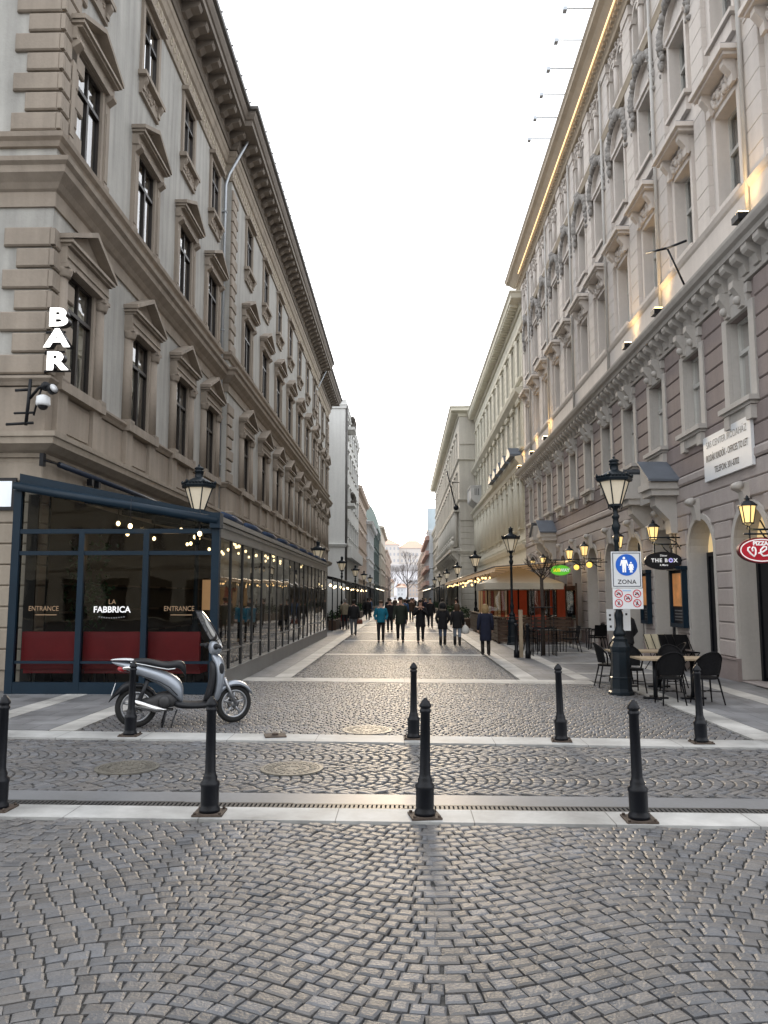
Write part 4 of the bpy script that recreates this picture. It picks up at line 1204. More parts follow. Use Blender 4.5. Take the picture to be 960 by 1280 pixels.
for i,(x,y,l) in enumerate(LP+LPL):
    l='black iron street lamp '+l
    if i==0: lp.location=(x,y,0); lp['label']=l; lp['group']='street lamps along the street'
    else: dup(lp,(x,y,0),rnd.uniform(-.1,.1),l)
lamp_w=lambda x,y:None
# --- wall lanterns that are lit
def wl_proto():
    t=thing('wall_lantern','x','wall lantern',group='lit lanterns on the right wall')
    mb=MB(); mb.box(.60,.66,-.05,.05,-.35,.25); mb.tube([(.62,0,-.02),(.0,0,-.02)],.022,6); mb.tube([(.62,0,-.32),(.45,0,-.28),(.3,0,-.16),(.22,0,-.04)],.016,6); mb.tube([(.55,0,-.05),(.5,0,-.14),(.42,0,-.12),(.44,0,-.06)],.012,5)
    mb.tube([(0,0,-.02),(-.03,0,.02),(0,0,.07)],.02,6); mb.build('bracket',m_lampiron,t)
    ln=MB(); z0,z1,ra,rb=.10,.44,.095,.155
    for k in range(6):
        a=2*PI*k/6+PI/6; ln.tube([(ra*math.cos(a),ra*math.sin(a),z0),(rb*math.cos(a),rb*math.sin(a),z1)],.011,5)
    ln.lathe([(.03,.05),(.06,.07),(ra+.015,z0-.01),(ra+.015,z0+.015),(ra-.02,z0+.015)],n=6,rot=PI/6,smooth=False)
    lo=ln.build('lantern',m_lampiron,t)
    mb=MB(); vs=[(r*math.cos(2*PI*k/6+PI/6),r*math.sin(2*PI*k/6+PI/6),z) for r,z in((ra-.004,z0+.01),(rb-.005,z1)) for k in range(6)]
    mb.add(vs,[(k,(k+1)%6,6+(k+1)%6,6+k) for k in range(6)]); mb.build('glass',m_litglass,lo)
    mb=MB(); mb.lathe([(rb-.02,z1-.005),(rb+.03,z1),(rb+.025,z1+.02),(.10,z1+.09),(.05,z1+.11),(.05,z1+.14),(.065,z1+.145),(.03,z1+.17),(.03,z1+.19),(.002,z1+.22)],n=6,rot=PI/6,smooth=False); mb.build('lamp_roof',m_lampiron,lo)
    mb=MB(); mb.ball((0,0,z0+.16),.045,8,6,sz=1.3); mb.build('bulb',m_bulb,lo)
    return t
wl=wl_proto()
WL=[(15.15,'nearest the frame edge, above the red pizza sign'),(20.9,'above the black oval sign'),(24.3,'partly behind the near street lamp post'),(28.9,'right of the green oval sign'),(31.5,'above the green oval sign'),(37.4,'above the bare pollard tree'),(40.5,'above the beige tent, farthest on the right wall')]
for i,(y,l) in enumerate(WL):
    z=3.28 if i else 3.18
    l='warm lit wall lantern '+l
    if i==0: wl.location=(XR-.66,y,z); wl['label']=l
    else: dup(wl,(XR-.66,y,z),label=l)
    if i<5:
        li=bpy.data.lights.new('lantern_light','POINT'); li.energy=9; li.color=(1,.68,.3); li.shadow_soft_size=.12
        lo=bpy.data.objects.new('lantern_light',li); COL.objects.link(lo); lo.location=(XR-.66,y,z-.02)

# --- hanging oval signs, facing along the street
def oval(name,label,x,y,z,w,h,mat,rim,th=.10,cat='sign'):
    t=thing(name,label,cat,(x,y,z))
    n=40
    mb=MB(); mb.prism([(w/2*math.cos(2*PI*k/n),h/2*math.sin(2*PI*k/n)) for k in range(n)],0,th,'y'); mb.build('sign_box',rim,t)
    mb=MB(); mb.prism([((w/2-.02)*math.cos(2*PI*k/n),(h/2-.02)*math.sin(2*PI*k/n)) for k in range(n)],-.006,-.0005,'y'); mb.build('face',mat,t)
    mb=MB(); 
    for s in (-.22,.22): mb.box(s*w-.012,s*w+.012,.03,.06,h*.44,h*.5+.22)
    mb.build('hanger',m_lampiron,t)
    return t
FR=(PI/2,0,0)
t=oval('oval_sign','black oval hanging sign reading THE BOX below a lit lantern',6.88,20.55,2.80,.99,.48,m_black,m_black)
text('letters','THE B',.135,m_txtw,t,(.10,-.010,.005),FR,.002,.005,spacing=1.25,align='RIGHT')
text('letters','O',.14,M('letter_lilac',(.45,.42,.85),.5,.03,2,emit=(.6,.55,1),estr=.3),t,(.185,-.010,.005),FR,.002,.012)
text('letters','X',.135,m_txtw,t,(.31,-.010,.005),FR,.002,.006)
text('letters','Döner',.07,m_txtw,t,(0,-.010,.135),FR,.002,.001); text('letters','& More',.07,m_txtw,t,(0,-.010,-.115),FR,.002,.001)
mb=MB(); mb.tube([(.52,.05,.62),(-.35,.05,.62)],.02,6); mb.tube([(.50,.05,.25),(.36,.05,.50),(.12,.05,.61)],.016,6); mb.box(.47,.53,0,.1,.1,.7); mb.build('bracket',m_lampiron,t)
t=oval('oval_sign','red and white oval hanging pizza sign with a white heart at the right edge',6.88,14.95,2.74,.88,.50,m_signred,M('sign_dark_red',(.10,.01,.015),.5,.1,3))
def ellring(mb,w,h,b,y0,y1,n=48):
    for k in range(n):
        a,c=2*PI*k/n,2*PI*(k+1)/n
        mb.quad((w/2*math.cos(a),y0,h/2*math.sin(a)),(w/2*math.cos(c),y0,h/2*math.sin(c)),((w/2-b)*math.cos(c),y0,(h/2-b)*math.sin(c)),((w/2-b)*math.cos(a),y0,(h/2-b)*math.sin(a)))
mb=MB(); ellring(mb,.82,.44,.022,-.009,0); mb.build('white_ring',m_txtw,t)
text('letters','PIZZA',.105,m_txtw,t,(-.02,-.010,.13),FR,.002,.006)
mb=MB()
mb.tube([(x,-.012,z) for x,z in [(-.22,.06),(-.26,.045),(-.265,.0),(-.22,-.06),(-.15,-.12),(-.12,-.07),(-.115,.0),(-.13,.05),(-.165,.06),(-.185,.03),(-.17,-.02)]],.017,6)
mb.tube([(x,-.0125,z) for x,z in [(-.07,-.06),(.02,-.03),(.09,.02),(.09,.065),(.04,.07),(-.02,.01),(-.025,-.06),(.02,-.11),(.11,-.10),(.21,-.03)]],.017,6)
mb.build('heart_script',m_txtw,t)
mb=MB(); mb.tube([(.50,.05,.32),(-.3,.05,.32)],.02,6); mb.build('bracket',m_lampiron,t)
t=oval('oval_sign','green lit oval hanging sign with yellow and white letters',6.35,31.4,2.92,.82,.44,M('sign_green',(.10,.42,.03),.5,.05,2,emit=(.15,.75,.05),estr=.45),M('sign_green_rim',(.25,.5,.08),.5,.05,2))
text('letters','SUB',.17,M('letter_yellow',(.8,.65,.02),.5,.02,2,emit=(1,.8,.05),estr=.5),t,(-.15,-.01,0),FR,.002,.008); text('letters','WAY',.17,m_txtw,t,(.16,-.01,0),FR,.002,.008)
mb=MB(); mb.tube([(1.0,.05,.42),(-.45,.05,.42)],.02,6); mb.tube([(.95,.05,.1),(.7,.05,.38)],.015,6); mb.build('bracket',m_lampiron,t)
for i,(x,y,z) in enumerate([(6.75,30.3,3.0),(6.7,28.0,3.0)]):
    t=thing('wall_spotlight','small amber wall spotlight '+['next to the green oval sign','between the green sign and the street lamp'][i],'spotlight',(x,y,z))
    mb=MB(); mb.tube([(.65,0,.1),(.1,0,.1)],.02,5); mb.ball((0,0,.05),.12,8,6); mb.build('housing',m_iron,t)
    mb=MB(); mb.ball((-.01,-.05,.0),.11,8,6); mb.build('lens',M('amber_lens',(.8,.5,.1),.5,.05,2,emit=(1,.62,.12),estr=1.5),t)
# --- office board on the wall (faces -x)
WR=(PI/2,0,-PI/2)
t=thing('office_sign','white rectangular office letting board on the mauve right wall','sign',(XR-.14,17.25,5.12))
mb=MB(); mb.box(0,.07,-1.27,1.27,-.53,.53); mb.build('board',m_signw,t)
text('letters','SAS CENTER IRODAHÁZ',.225,m_txtg,t,(-.004,0,.31),WR,.001,-.002,sx=.88)
text('letters','IRODÁK KIADÓK - OFFICES TO LET',.22,m_txt,t,(-.004,0,-.01),WR,.001,.002,sx=.64)
text('letters','TELEFON: 301-8702',.205,m_txt,t,(-.004,0,-.33),WR,.001,.001,sx=.76)
# --- zone signs on the street lamp
t=thing('zone_sign','white pedestrian zone sign with blue disc on the near right street lamp','sign',(4.24,14.78,2.365))
mb=MB(); mb.box(-.285,.285,0,.02,-.345,.345); mb.build('board',m_signw,t)
mb=MB()
for (a,b,c,d) in ((-.262,.262,.309,.322),(-.262,.262,-.322,-.309),(-.262,-.249,-.309,.309),(.249,.262,-.309,.309)): mb.box(a,b,-.004,-.001,c,d)
mb.build('border',M('sign_navy',(.02,.03,.06),.5,.05,2),t)
mb=MB(); n=40; mb.prism([(.205*math.cos(2*PI*k/n),.09+.205*math.sin(2*PI*k/n)) for k in range(n)],-.005,-.001,'y'); mb.build('blue_disc',m_signblue,t)
mb=MB()
def person_icon(mb,x,z,s,skirt=False):
    mb.prism([(x+.024*s*math.cos(2*PI*k/12),z+.118*s+.024*s*math.sin(2*PI*k/12)) for k in range(12)],-.008,-.006,'y')
    mb.prism([(x-.05*s,z+.085*s),(x+.05*s,z+.085*s),(x+.075*s,z-.02*s),(x+.055*s,z-.02*s),(x+.036*s,z+.04*s),(x+.032*s,z-.14*s),(x+.006*s,z-.14*s),(x,z-.03*s),(x-.006*s,z-.14*s),(x-.032*s,z-.14*s),(x-.036*s,z+.04*s),(x-.055*s,z-.02*s),(x-.075*s,z-.02*s)],-.008,-.006,'y')
    if skirt: mb.prism([(x-.03*s,z+.03*s),(x+.03*s,z+.03*s),(x+.065*s,z-.07*s),(x-.065*s,z-.07*s)],-.0095,-.0085,'y')
person_icon(mb,-.045,.095,1.05); person_icon(mb,.085,.045,.72,True)
mb.build('figures',m_txtw,t)
text('letters','ZONA',.115,m_txt,t,(0,-.003,-.235),FR,.002,.001,spacing=1.1)
t=thing('ban_sign','white board with five red ringed prohibition signs below the zone sign','sign',(4.25,14.78,1.815))
mb=MB(); mb.box(-.285,.285,0,.02,-.195,.195); mb.build('board',m_signw,t)
mb=MB();ic=MB()
for (x,z) in ((-.175,.095),(.17,.095),(0,.01),(-.175,-.085),(.17,-.085)):
    n=24
    for k in range(n):
        a,b=2*PI*k/n,2*PI*(k+1)/n
        mb.add([(x+r*math.cos(q),-.004,z+r*math.sin(q)) for q in(a,b) for r in(.062,.078)],[(0,1,3,2)])
    mb.add([(x-.05,-.0045,z+.042),(x-.042,-.0045,z+.05),(x+.05,-.0045,z-.042),(x+.042,-.0045,z-.05)],[(0,1,2,3)])
def dot(x,z,r):
    ic.prism([(x+r*math.cos(2*PI*k/10),z+r*math.sin(2*PI*k/10)) for k in range(10)],-.0035,-.001,'y')
for (x,z) in ((-.175,.095),(.17,.095),(0,.01)):
    dot(x-.026,z-.014,.016); dot(x+.026,z-.014,.016); ic.prism([(x-.028,z-.012),(x+.02,z-.012),(x+.028,z+.02),(x-.004,z+.012)],-.0035,-.001,'y'); dot(x+.002,z+.026,.009)
for (x,z) in ((-.175,-.085),(.17,-.085)):
    dot(x+.004,z+.034,.009); ic.prism([(x-.012,z+.022),(x+.014,z+.022),(x+.02,z-.04),(x+.008,z-.04),(x,z-.012),(x-.014,z-.04),(x-.026,z-.036)],-.0035,-.001,'y')
mb.build('red_rings',m_signred,t,fix=False); ic.build('pictograms',m_txt,t)
mb=MB(); mb.box(-.10,.06,-.003,-.001,.14,.165); mb.build('strip',M('pale_blue_print',(.35,.5,.7),.5,.05,2),t)
t=thing('notice_boards','pair of narrow grey notice boards behind the lamp post under the ban sign','sign',(4.22,15.32,1.39))
mb=MB(); mb.box(-.24,-.10,0,.015,-.20,.22); mb.box(.08,.22,0,.015,-.20,.22); mb.box(-.24,.22,.016,.03,.16,.2); mb.build('board',m_signw,t)
mb=MB()
for (x,z) in ((-.18,.10),(-.18,.02),(.14,.12),(-.17,-.12)): mb.box(x-.02,x+.02,-.003,-.001,z-.022,z+.022)
mb.build('print',m_txt,t)
# --- wall display cases
for i,(y,w) in enumerate(((20.68,1.0),(23.45,.7))):
    t=thing('display_case',['navy framed menu case with warm lit food poster on the right wall','narrow navy framed picture case left of the lit menu case'][i],'display case',(XR-.06,y,1.05))
    mb=MB(); h=1.5
    mb.box(-.14,.0,-w/2,-w/2+.07,0,h); mb.box(-.14,0,w/2-.07,w/2,0,h); mb.box(-.14,0,-w/2+.07,w/2-.07,0,.1); mb.box(-.17,.0,-w/2-.04,w/2+.04,h,h+.1); mb.build('frame',m_navy,t)
    mb=MB(); mb.box(-.06,-.01,-w/2+.07,w/2-.07,.1,h); mb.build('panel',m_black,t)
    mb=MB(); mb.box(-.075,-.061,-w/2+.12,w/2-.12,.55,h-.08); mb.build('poster',M('food_poster',(.42,.16,.05),.5,.7,3.2,emit=(1,.5,.2),estr=.18),t)
    mb=MB()
    for k in range(4): mb.box(-.075,-.061,-w/2+.16,w/2-.2,.18+.08*k,.205+.08*k)
    mb.build('print',m_txtg,t)
for i in range(5):
    u=31.0+2.75*i
    pass
# --- BAR letters
t=thing('bar_sign','lit white vertical BAR letters on dark brackets at the left building corner','sign',(-7.06,15.0,0))
for ch,z in (('B',7.52),('A',7.08),('R',6.60)):
    o=text('letter',ch,.51,m_neon,t,(0,0,z),FR,.002,.022,sx=1.36)
    o=text('letter_body',ch,.51,m_black,t,(0.015,.085,z),FR,.075,.022,sx=1.36)
mb=MB()
for z in (7.28,6.86,6.45): mb.tube([(-.36,.3,z),(-.3,.17,z),(.1,.17,z)],.022,6)
mb.build('bracket',m_iron,t)
# --- camera mast on the cornice
t=thing('camera_mast','black mast with white dome camera and floodlight on the left corner cornice','camera',(-7.55,14.98,5.28))
mb=MB(); mb.tube([(-.05,0,0),(-.02,0,.5),(.0,0,.95)],.035,7); mb.tube([(-.45,0,.02),(.1,0,.05)],.03,6); mb.tube([(0,0,.55),(.2,-.02,.78),(.42,-.04,.82)],.03,6); mb.tube([(-.3,0,.72),(.02,0,.74)],.03,6); mb.tube([(-.3,0,.25),(.1,0,.26)],.025,6); mb.tube([(.1,0,.2),(.16,0,.5),(.24,0,.78)],.02,6); mb.ball((.32,0,.80),.10,8,6); mb.build('mast',m_iron,t)
mb=MB(); mb.lathe([(.06,.62),(.13,.58),(.14,.44),(.13,.40),(.001,.40)],.28,0,0,14); mb.build('dome_camera',m_signw,t)
mb=MB(); mb.ball((.28,0,.40),.10,12,8,sz=.9); mb.build('dome',m_black,t)
mb=MB(); mb.lathe([(.001,-.06),(.10,-.04),(.11,.04),(.11,.06)],0,0,0,14,M=Matrix.Rotation(R(70),3,'Y')@Matrix.Rotation(R(25),3,'X')); o=mb.build('floodlight',m_iron,t,loc=(.47,-.05,.72))
mb=MB(); mb.lathe([(.001,.058),(.095,.062),(.001,.065)],0,0,0,14,M=Matrix.Rotation(R(70),3,'Y')@Matrix.Rotation(R(25),3,'X')); mb.build('lens',m_signw,o)
t=thing('wall_screen','small black framed white light box on the left wall beside the pavilion','sign',(-8.10,15.2,3.92))
mb=MB(); mb.box(-.25,.25,0,.08,-.33,.33); mb.box(.25,.42,.03,.06,-.03,.03); mb.build('frame',m_black,t)
mb=MB(); mb.box(-.17,.17,-.006,-.001,-.26,.26); mb.build('screen',M('lit_screen',(.7,.75,.8),.4,.02,1,emit=(.9,.95,1),estr=.35),t)

# ------------------------------------------------------------------ glass restaurant pavilion
P=thing('glass_pavilion','navy framed glass restaurant pavilion along the left building with red seats inside','pavilion',(0,0,0))
px=[-7.60,-6.29,-5.02,-3.66]; PY=14.87; PE=36.4
mb=MB(); mb.quad((-7.55,PY+.05,.05),(-3.7,PY+.05,.05),(-3.7,PE,.05),(-7.4,PE,.05)); mb.build('floor',M('dark_floor',(.03,.022,.016),.5,.2,2),P)
def beam(a,b,w,h,mat,name='beam'):
    pass
for i,x in enumerate(px):
    zt=[4.0,3.14,3.14,3.40][i]
    mb=MB(); w=.075 if i in(0,3) else .055
    mb.box(x-w,x+w,PY-.06,PY+.08,0,zt); mb.build('post',m_navy,P)
for (d_,z_,q_) in((.05,3.08,3.17),(.045,2.66,2.74),(.03,.57,.62)):
    mb=MB(); mb.box(px[0]+.08,px[3]-.08,PY-d_,PY+d_+.01,z_,q_); mb.build('rail',m_navy,P)
mb=MB(); mb.box(px[0]+.08,px[3]-.08,PY-.055,PY+.065,0,.22); mb.build('kick_panel',m_navy,P)
# raking front beam (round gutter) and flat cover
mb=MB(); za,zb=4.02,3.32
mb.tube([(px[0]-.05,PY-.10,za),(px[3]+.05,PY-.10,zb)],.085,12); mb.box(px[3]-.1,px[3]+.1,PY-.15,PY+.12,3.18,3.48)
mb.prism([(px[0],za+.06),(px[3],zb+.06),(px[3],zb+.16),(px[0]+.0,za+.26)],PY-.02,PY+.16,'y'); mb.build('front_beam',m_navy,P)
mb=MB()
xs=[px[0]+.075]+[p for q in px[1:3] for p in (q-.055,q+.055)]+[px[3]-.075]
for i in range(3):
    a,b=xs[2*i],xs[2*i+1]
    for (z0,z1) in ((.22,.57),(.62,2.66),(2.74,3.08)):
        m_=MB(); m_.quad((a,PY,z0),(b,PY,z0),(b,PY,z1),(a,PY,z1)); m_.build('pane',m_fglass,P,fix=False)
m_=MB(); m_.add([(px[0]+.08,PY,3.17),(px[3]-.08,PY,3.17),(px[3]-.08,PY,zb-.02),(px[0]+.08,PY,za-.06)],[(0,1,2,3)]); m_.build('pane',m_fglass,P,fix=False)
# long side: sill box, thin steel mullions, panes
nS=18; sp=(PE-PY-.1)/nS; X=px[3]
mb=MB(); mb.box(X-.10,X+.045,PY+.08,PE,0,.34); mb.box(X-.10,X+.06,PY+.08,PE,.34,.365); mb.build('sill',m_steel,P)
mb=MB(); mb.box(X-.06,X+.04,PY+.08,PE,3.02,3.10); mb.box(X-.08,X+.06,PY+.08,PE,3.22,3.30); mb.box(X-.02,X+.03,PY+.08,PE,3.10,3.22); mb.build('top_rail',m_steel,P)
for i in range(nS+1):
    y=PY+.1+sp*i
    mb=MB(); 
    if i: mb.box(X-.03,X+.025,y-.018,y+.018,.365,3.02); mb.build('mullion',m_steeld if i<nS else m_steel,P)
    if i<nS:
        mb=MB(); e=rnd.uniform(-.006,.006); mb.quad((X+e,y+.018,.365),(X-e,y+sp-.018,.365),(X-e+.004,y+sp-.018,3.02),(X+e-.003,y+.018,3.02)); mb.build('pane',m_pglass,P,fix=False)
for (i0,i1,z) in ((0,4,.74),(6,11,.78),(12,17,.76)):
    mb=MB(); mb.box(X-.012,X+.02,PY+.12+sp*i0,PY+.1+sp*i1,z,z+.03); mb.build('hand_rail',m_steel,P)
# roof: glass lean-to with beams, gutter cassette and folded awnings
mb=MB()
for i in range(nS//2+1):
    y=PY+.14+2*sp*i
    mb.add([(px[0]+.12,y-.04,za-.02),(px[3],y-.04,zb+.05),(px[3],y+.04,zb+.05),(px[0]+.12,y+.04,za-.02),(px[0]+.12,y-.04,za+.12),(px[3],y-.04,zb+.17),(px[3],y+.04,zb+.17),(px[0]+.12,y+.04,za+.12)],[(0,1,2,3),(4,5,6,7),(0,1,5,4),(1,2,6,5),(2,3,7,6),(3,0,4,7)])
mb.build('rafter',m_navy,P)
mb=MB(); mb.quad((px[0]+.15,PY+.1,za+.10),(px[3],PY+.1,zb+.12),(px[3],PE,zb+.12),(px[0]+.15,PE,za+.10)); mb.build('roof_glass',glass('dark_roof_glass',(.16,.17,.18),1.5,.02,1.0,0),P,fix=False)  # tint made dark to dim the light inside the pavilion
mb=MB(); mb.box(-7.34,-7.30,PY+.75,PE,.05,3.95); mb.box(-7.56,-7.345,PY+.30,PY+.34,.05,3.9); mb.build('added_dark_panel',M('pavilion_shade_panel',(.022,.018,.015),.7,.3,1.5),P)  # dark panel added over the facade to keep the pavilion inside dark
mb=MB()
for k in range(12): mb.box(-7.29,-7.08,16.2+1.65*k,17.3+1.65*k,.9,.94); mb.box(-7.29,-7.08,16.2+1.65*k,17.3+1.65*k,1.5,1.54); mb.box(-7.29,-7.08,16.2+1.65*k,17.3+1.65*k,2.1,2.14)
mb.build('shelf',m_wood,P)
mb=MB(); mb.box(X-.14,X+.09,PY+.1,PE,zb+.0,zb+.10); mb.build('gutter',m_steel,P)
rr=random.Random(5)
for i in range(9):
    y0=PY+.5+2.36*i
    mb=MB(); mb.tube([(X-.02,y0,zb+.18),(X-.02+rr.uniform(-.02,.02),y0+1.0,zb+.19),(X-.02,y0+1.7,zb+.17)],[.07,.085,.07],8); mb.build('folded_awning',m_navyf,P)
# --- inside the pavilion
rb=thing('banquette','long red leather banquette behind the pavilion front glass','bench',(0,0,0))
for i in range(3):
    a,b=px[i]+.02,px[i+1]-.02
    if i==0: a+=.1
    if i==2: b-=.3
    mb=MB(); mb.box(a,b,PY+.16,PY+.27,.46,1.17); mb.build('backrest',m_red,rb); mb=MB(); mb.box(a,b,PY+.271,PY+.8,.36,.5); mb.build('seat',m_red,rb)
mb=MB()
for x in (-7.3,-6.5,-6.1,-5.3,-4.9,-4.3): mb.box(x,x+.05,PY+.3,PY+.7,.05,.36)
mb.build('leg_frame',m_steeld,rb)
tt=thing('dining_table','x','table',(-6.6,16.3,.05))
mb=MB(); mb.box(-.35,.35,-.35,.35,.70,.74); mb.build('table_top',m_table,tt)
mb=MB(); mb.tube([(0,0,.02),(0,0,.70)],.035,8); mb.lathe([(.22,0),(.22,.02),(.04,.05)],n=16); mb.build('pedestal',m_steeld,tt)
lt=['behind the left end of the red banquette','behind the middle of the red banquette','behind the right end of the red banquette','first along the pavilion side glass','second along the pavilion side glass','third along the pavilion side glass','fourth along the pavilion side glass','last along the pavilion side glass']
pos=[(-6.9,16.1),(-5.7,16.2),(-5.0,17.2),(-4.4,19.6),(-4.4,22.4),(-4.4,25.2),(-4.4,28.2),(-4.4,31.4)]
for i,(p,l) in enumerate(zip(pos,lt)):
    l='small wooden dining table inside the pavilion, '+l
    if i==0: tt.location=(*p,.05); tt['label']=l; tt['group']='dining tables in the pavilion'
    else: dup(tt,(*p,.05),label=l)
pb=thing('pendant_bulb','warm hanging bulb under the pavilion roof','bulb',(0,0,0),0,'bulbs under the pavilion roof')
mb=MB(); mb.tube([(0,0,0),(0,0,.5)],.006,4); mb.build('cord',m_black,pb)
mb=MB(); mb.ball((0,0,-.03),.042,8,6,sz=1.2); mb.build('bulb',emis('pavilion_bulb',(1,.72,.36),7),pb)
bl=[]
for i in range(36):
    x=-6.1+.42*(i%6)+rr.uniform(-.12,.12); y=15.7+3.3*(i//6)+rr.uniform(-1.2,1.2)
    bl.append((x,y,3.22-.06*(x+4)+rr.uniform(-.12,.12)))
for i,p in enumerate(bl):
    if i==0: pb.location=p
    else: dup(pb,p)
for y in (17,22,28,33):
    li=bpy.data.lights.new('pavilion_light','POINT'); li.energy=10; li.color=(1,.62,.3); li.shadow_soft_size=.2
    lo=bpy.data.objects.new('pavilion_light',li); COL.objects.link(lo); lo.location=(-5.2,y,2.9)
pn=thing('lit_panel','small glowing orange wall panel inside the pavilion corner','panel',(-4.02,15.9,1.58))
mb=MB(); mb.box(-.16,.17,0,.03,0,.62); mb.build('face',M('glow_panel',(.55,.30,.14),.6,.3,2,emit=(1,.55,.25),estr=.35),pn); mb=MB(); mb.box(-.18,.19,.031,.06,-1.5,.64); mb.build('backing',m_wood,pn)
def leaves(mb,c,sx,sy,sz,n,s,rr):
    for _ in range(n):
        p=Vector((c[0]+rr.gauss(0,sx*.45),c[1]+rr.gauss(0,sy*.45),c[2]+rr.gauss(0,sz*.45)))
        a=Vector((rr.uniform(-1,1),rr.uniform(-1,1),rr.uniform(-1,1))).normalized(); b=a.cross(Vector((rr.uniform(-1,1),rr.uniform(-1,1),rr.uniform(-1,1)))).normalized()
        l=s*rr.uniform(.6,1.3)
        mb.add([p-a*l,p+b*l*.45,p+a*l,p-b*l*.45],[(0,1,2,3)])
gp=thing('green_wall','leafy green plant wall inside the left end of the pavilion','plant',(-7.0,16.6,.1))
mb=MB(); mb.box(-.35,.35,-.2,.2,0,.5); mb.build('planter',m_wood,gp)
mb=MB(); 
for k in range(14): leaves(mb,(rr.uniform(-.35,.55),rr.uniform(-.25,.15),rr.uniform(.6,2.8)),.3,.2,.35,40,.07,rr)
mb.build('foliage',m_leaf,gp,fix=False)
for ch in range(7):
    pass
# lettering on the glass
T0=PY-.012
d=thing('window_lettering','white restaurant name lettering with small gold word on the middle front pane','lettering',(-5.66,T0,1.60))
text('letters','FABBRICA',.165,m_txtw,d,(0,0,0),FR,.001,.004,sx=.98); text('letters','LA',.13,m_gold,d,(0,0,.15),FR,.001)
mb=MB()
for k in range(11):
    a=-.24+.48*k/10; mb.box(a-.016,a+.016,-.001,.001,-.155+.35*a*a-.011,-.155+.35*a*a+.011)
mb.build('small_print',m_txtg,d)
for x,l in ((-7.0,'gold entrance lettering with underline on the left front pane'),(-4.35,'gold entrance lettering with underline on the right front pane')):
    d=thing('window_lettering',l,'lettering',(x,T0,1.62)); text('letters','ENTRANCE',.135,m_gold,d,(0,0,0),FR,.001,0,sx=.86)
    mb=MB(); mb.box(-.16,.26,-.001,.001,-.125,-.11); mb.build('underline',m_gold,d)

# ------------------------------------------------------------------ bistro chairs and tables
def chair_proto():
    t=thing('bistro_chair','x','chair')
    mb=MB(); n=16
    mb.prism([(.21*math.cos(2*PI*k/n),.20*math.sin(2*PI*k/n)*(1.05 if math.sin(2*PI*k/n)>0 else 1)) for k in range(n)],.43,.465,'z'); mb.build('seat',m_wicker,t)
    mb=MB(); N_=14; rows=6; vs=[]
    for j in range(rows+1):
        f=j/rows
        for k in range(N_+1):
            a=PI*(k/N_); 
            z=.50+.40*f*(.25+.75*math.sin(a)**.8)
            r=.215+.03*f
            vs.append((r*math.cos(a),-r*(.9+.18*f)*math.sin(a)-.02*f,z))
    fs=[(j*(N_+1)+k,j*(N_+1)+k+1,(j+1)*(N_+1)+k+1,(j+1)*(N_+1)+k) for j in range(rows) for k in range(2,N_-2)]
    mb.add(vs,fs,True)
    mb.build('backrest',m_wicker,t)
    mb=MB(); rim=[vs[rows*(N_+1)+k] for k in range(1,N_)]
    mb.tube([(.19,-.05,.45),(.235,-.06,.60)]+rim+[(-.235,-.06,.60),(-.19,-.05,.45)],.016,6); mb.build('back_frame',m_wicker,t)
    for sx in (-1,1):
        for sy in (-1,1):
            mb=MB(); mb.tube([(sx*.15,sy*.14,.44),(sx*.20,sy*(.19 if sy>0 else .24),0)],[.016,.012],6); mb.build('leg',m_wicker,t)
    mb=MB(); mb.tube([(-.17,-.18,.22),(.17,.16,.22)],.008,5); mb.tube([(.17,-.18,.22),(-.17,.16,.22)],.008,5); mb.build('stretcher',m_wicker,t)
    return t
ch=chair_proto()
CH=[(4.62,13.75,0,'nearest left chair with its back to the square'),(5.27,13.80,.15,'nearest right chair with its back to the square'),
 (4.45,15.35,PI+.1,'facing the square behind the left side of the near table'),(5.2,15.3,PI-.15,'facing the square behind the right side of the near table'),
 (4.22,16.3,-PI/2,'left of the second table, half hidden by the lamp base'),(4.7,17.05,PI,'at the far side of the second table'),(5.55,16.3,PI/2,'right of the second table near the standing person')]
for i,(x,y,rz,l) in enumerate(CH):
    l='black wicker bistro chair '+l
    if i==0: ch.location=(x,y,0); ch.rotation_euler=(0,0,rz); ch['label']=l; ch['group']='wicker chairs at the near tables'
    else: dup(ch,(x,y,0),rz,l)
tb=thing('cafe_table','pale topped cafe table nearest the square among black wicker chairs','table',(4.92,14.4,0),0,'pale topped cafe tables')
mb=MB(); mb.box(-.68,.62,-.36,.36,.715,.745); mb.build('table_top',m_table,tb)
mb=MB()
for s in (-.34,.34):
    mb.tube([(s,0,.03),(s,0,.715)],.04,8); mb.box(s-.22,s+.22,-.04,.04,0,.035); mb.box(s-.035,s+.035,-.25,.25,.0,.036)
mb.build('pedestal',m_iron,tb)
dup(tb,(4.92,16.3,0),0,'pale topped cafe table behind the near street lamp base'); 
# arm chairs and small tables by the tree guard
def armchair():
    t=thing('armchair','x','chair')
    mb=MB(); mb.box(-.22,.22,-.2,.22,.42,.46); mb.build('seat',m_wicker,t)
    mb=MB(); mb.add([(x,y,z) for y,z in((-.2,.5),(-.27,.88)) for x in(-.22,.22)]+[(x,y-.03,z) for y,z in((-.2,.5),(-.27,.88)) for x in(-.22,.22)],[(0,1,3,2),(4,5,7,6),(0,1,5,4),(2,3,7,6),(0,2,6,4),(1,3,7,5)]); mb.build('backrest',m_wicker,t)
    for s in (-1,1):
        mb=MB(); mb.tube([(s*.24,-.24,.68),(s*.25,.2,.66)],.018,6); mb.build('armrest',m_wicker,t)
        mb=MB(); mb.tube([(s*.24,.22,0),(s*.25,.2,.66)],.015,6); mb.build('leg',m_wicker,t)
        mb=MB(); mb.tube([(s*.24,-.3,0),(s*.23,-.2,.45),(s*.22,-.27,.88)],.015,6); mb.build('leg',m_wicker,t)
    return t
ac=armchair()
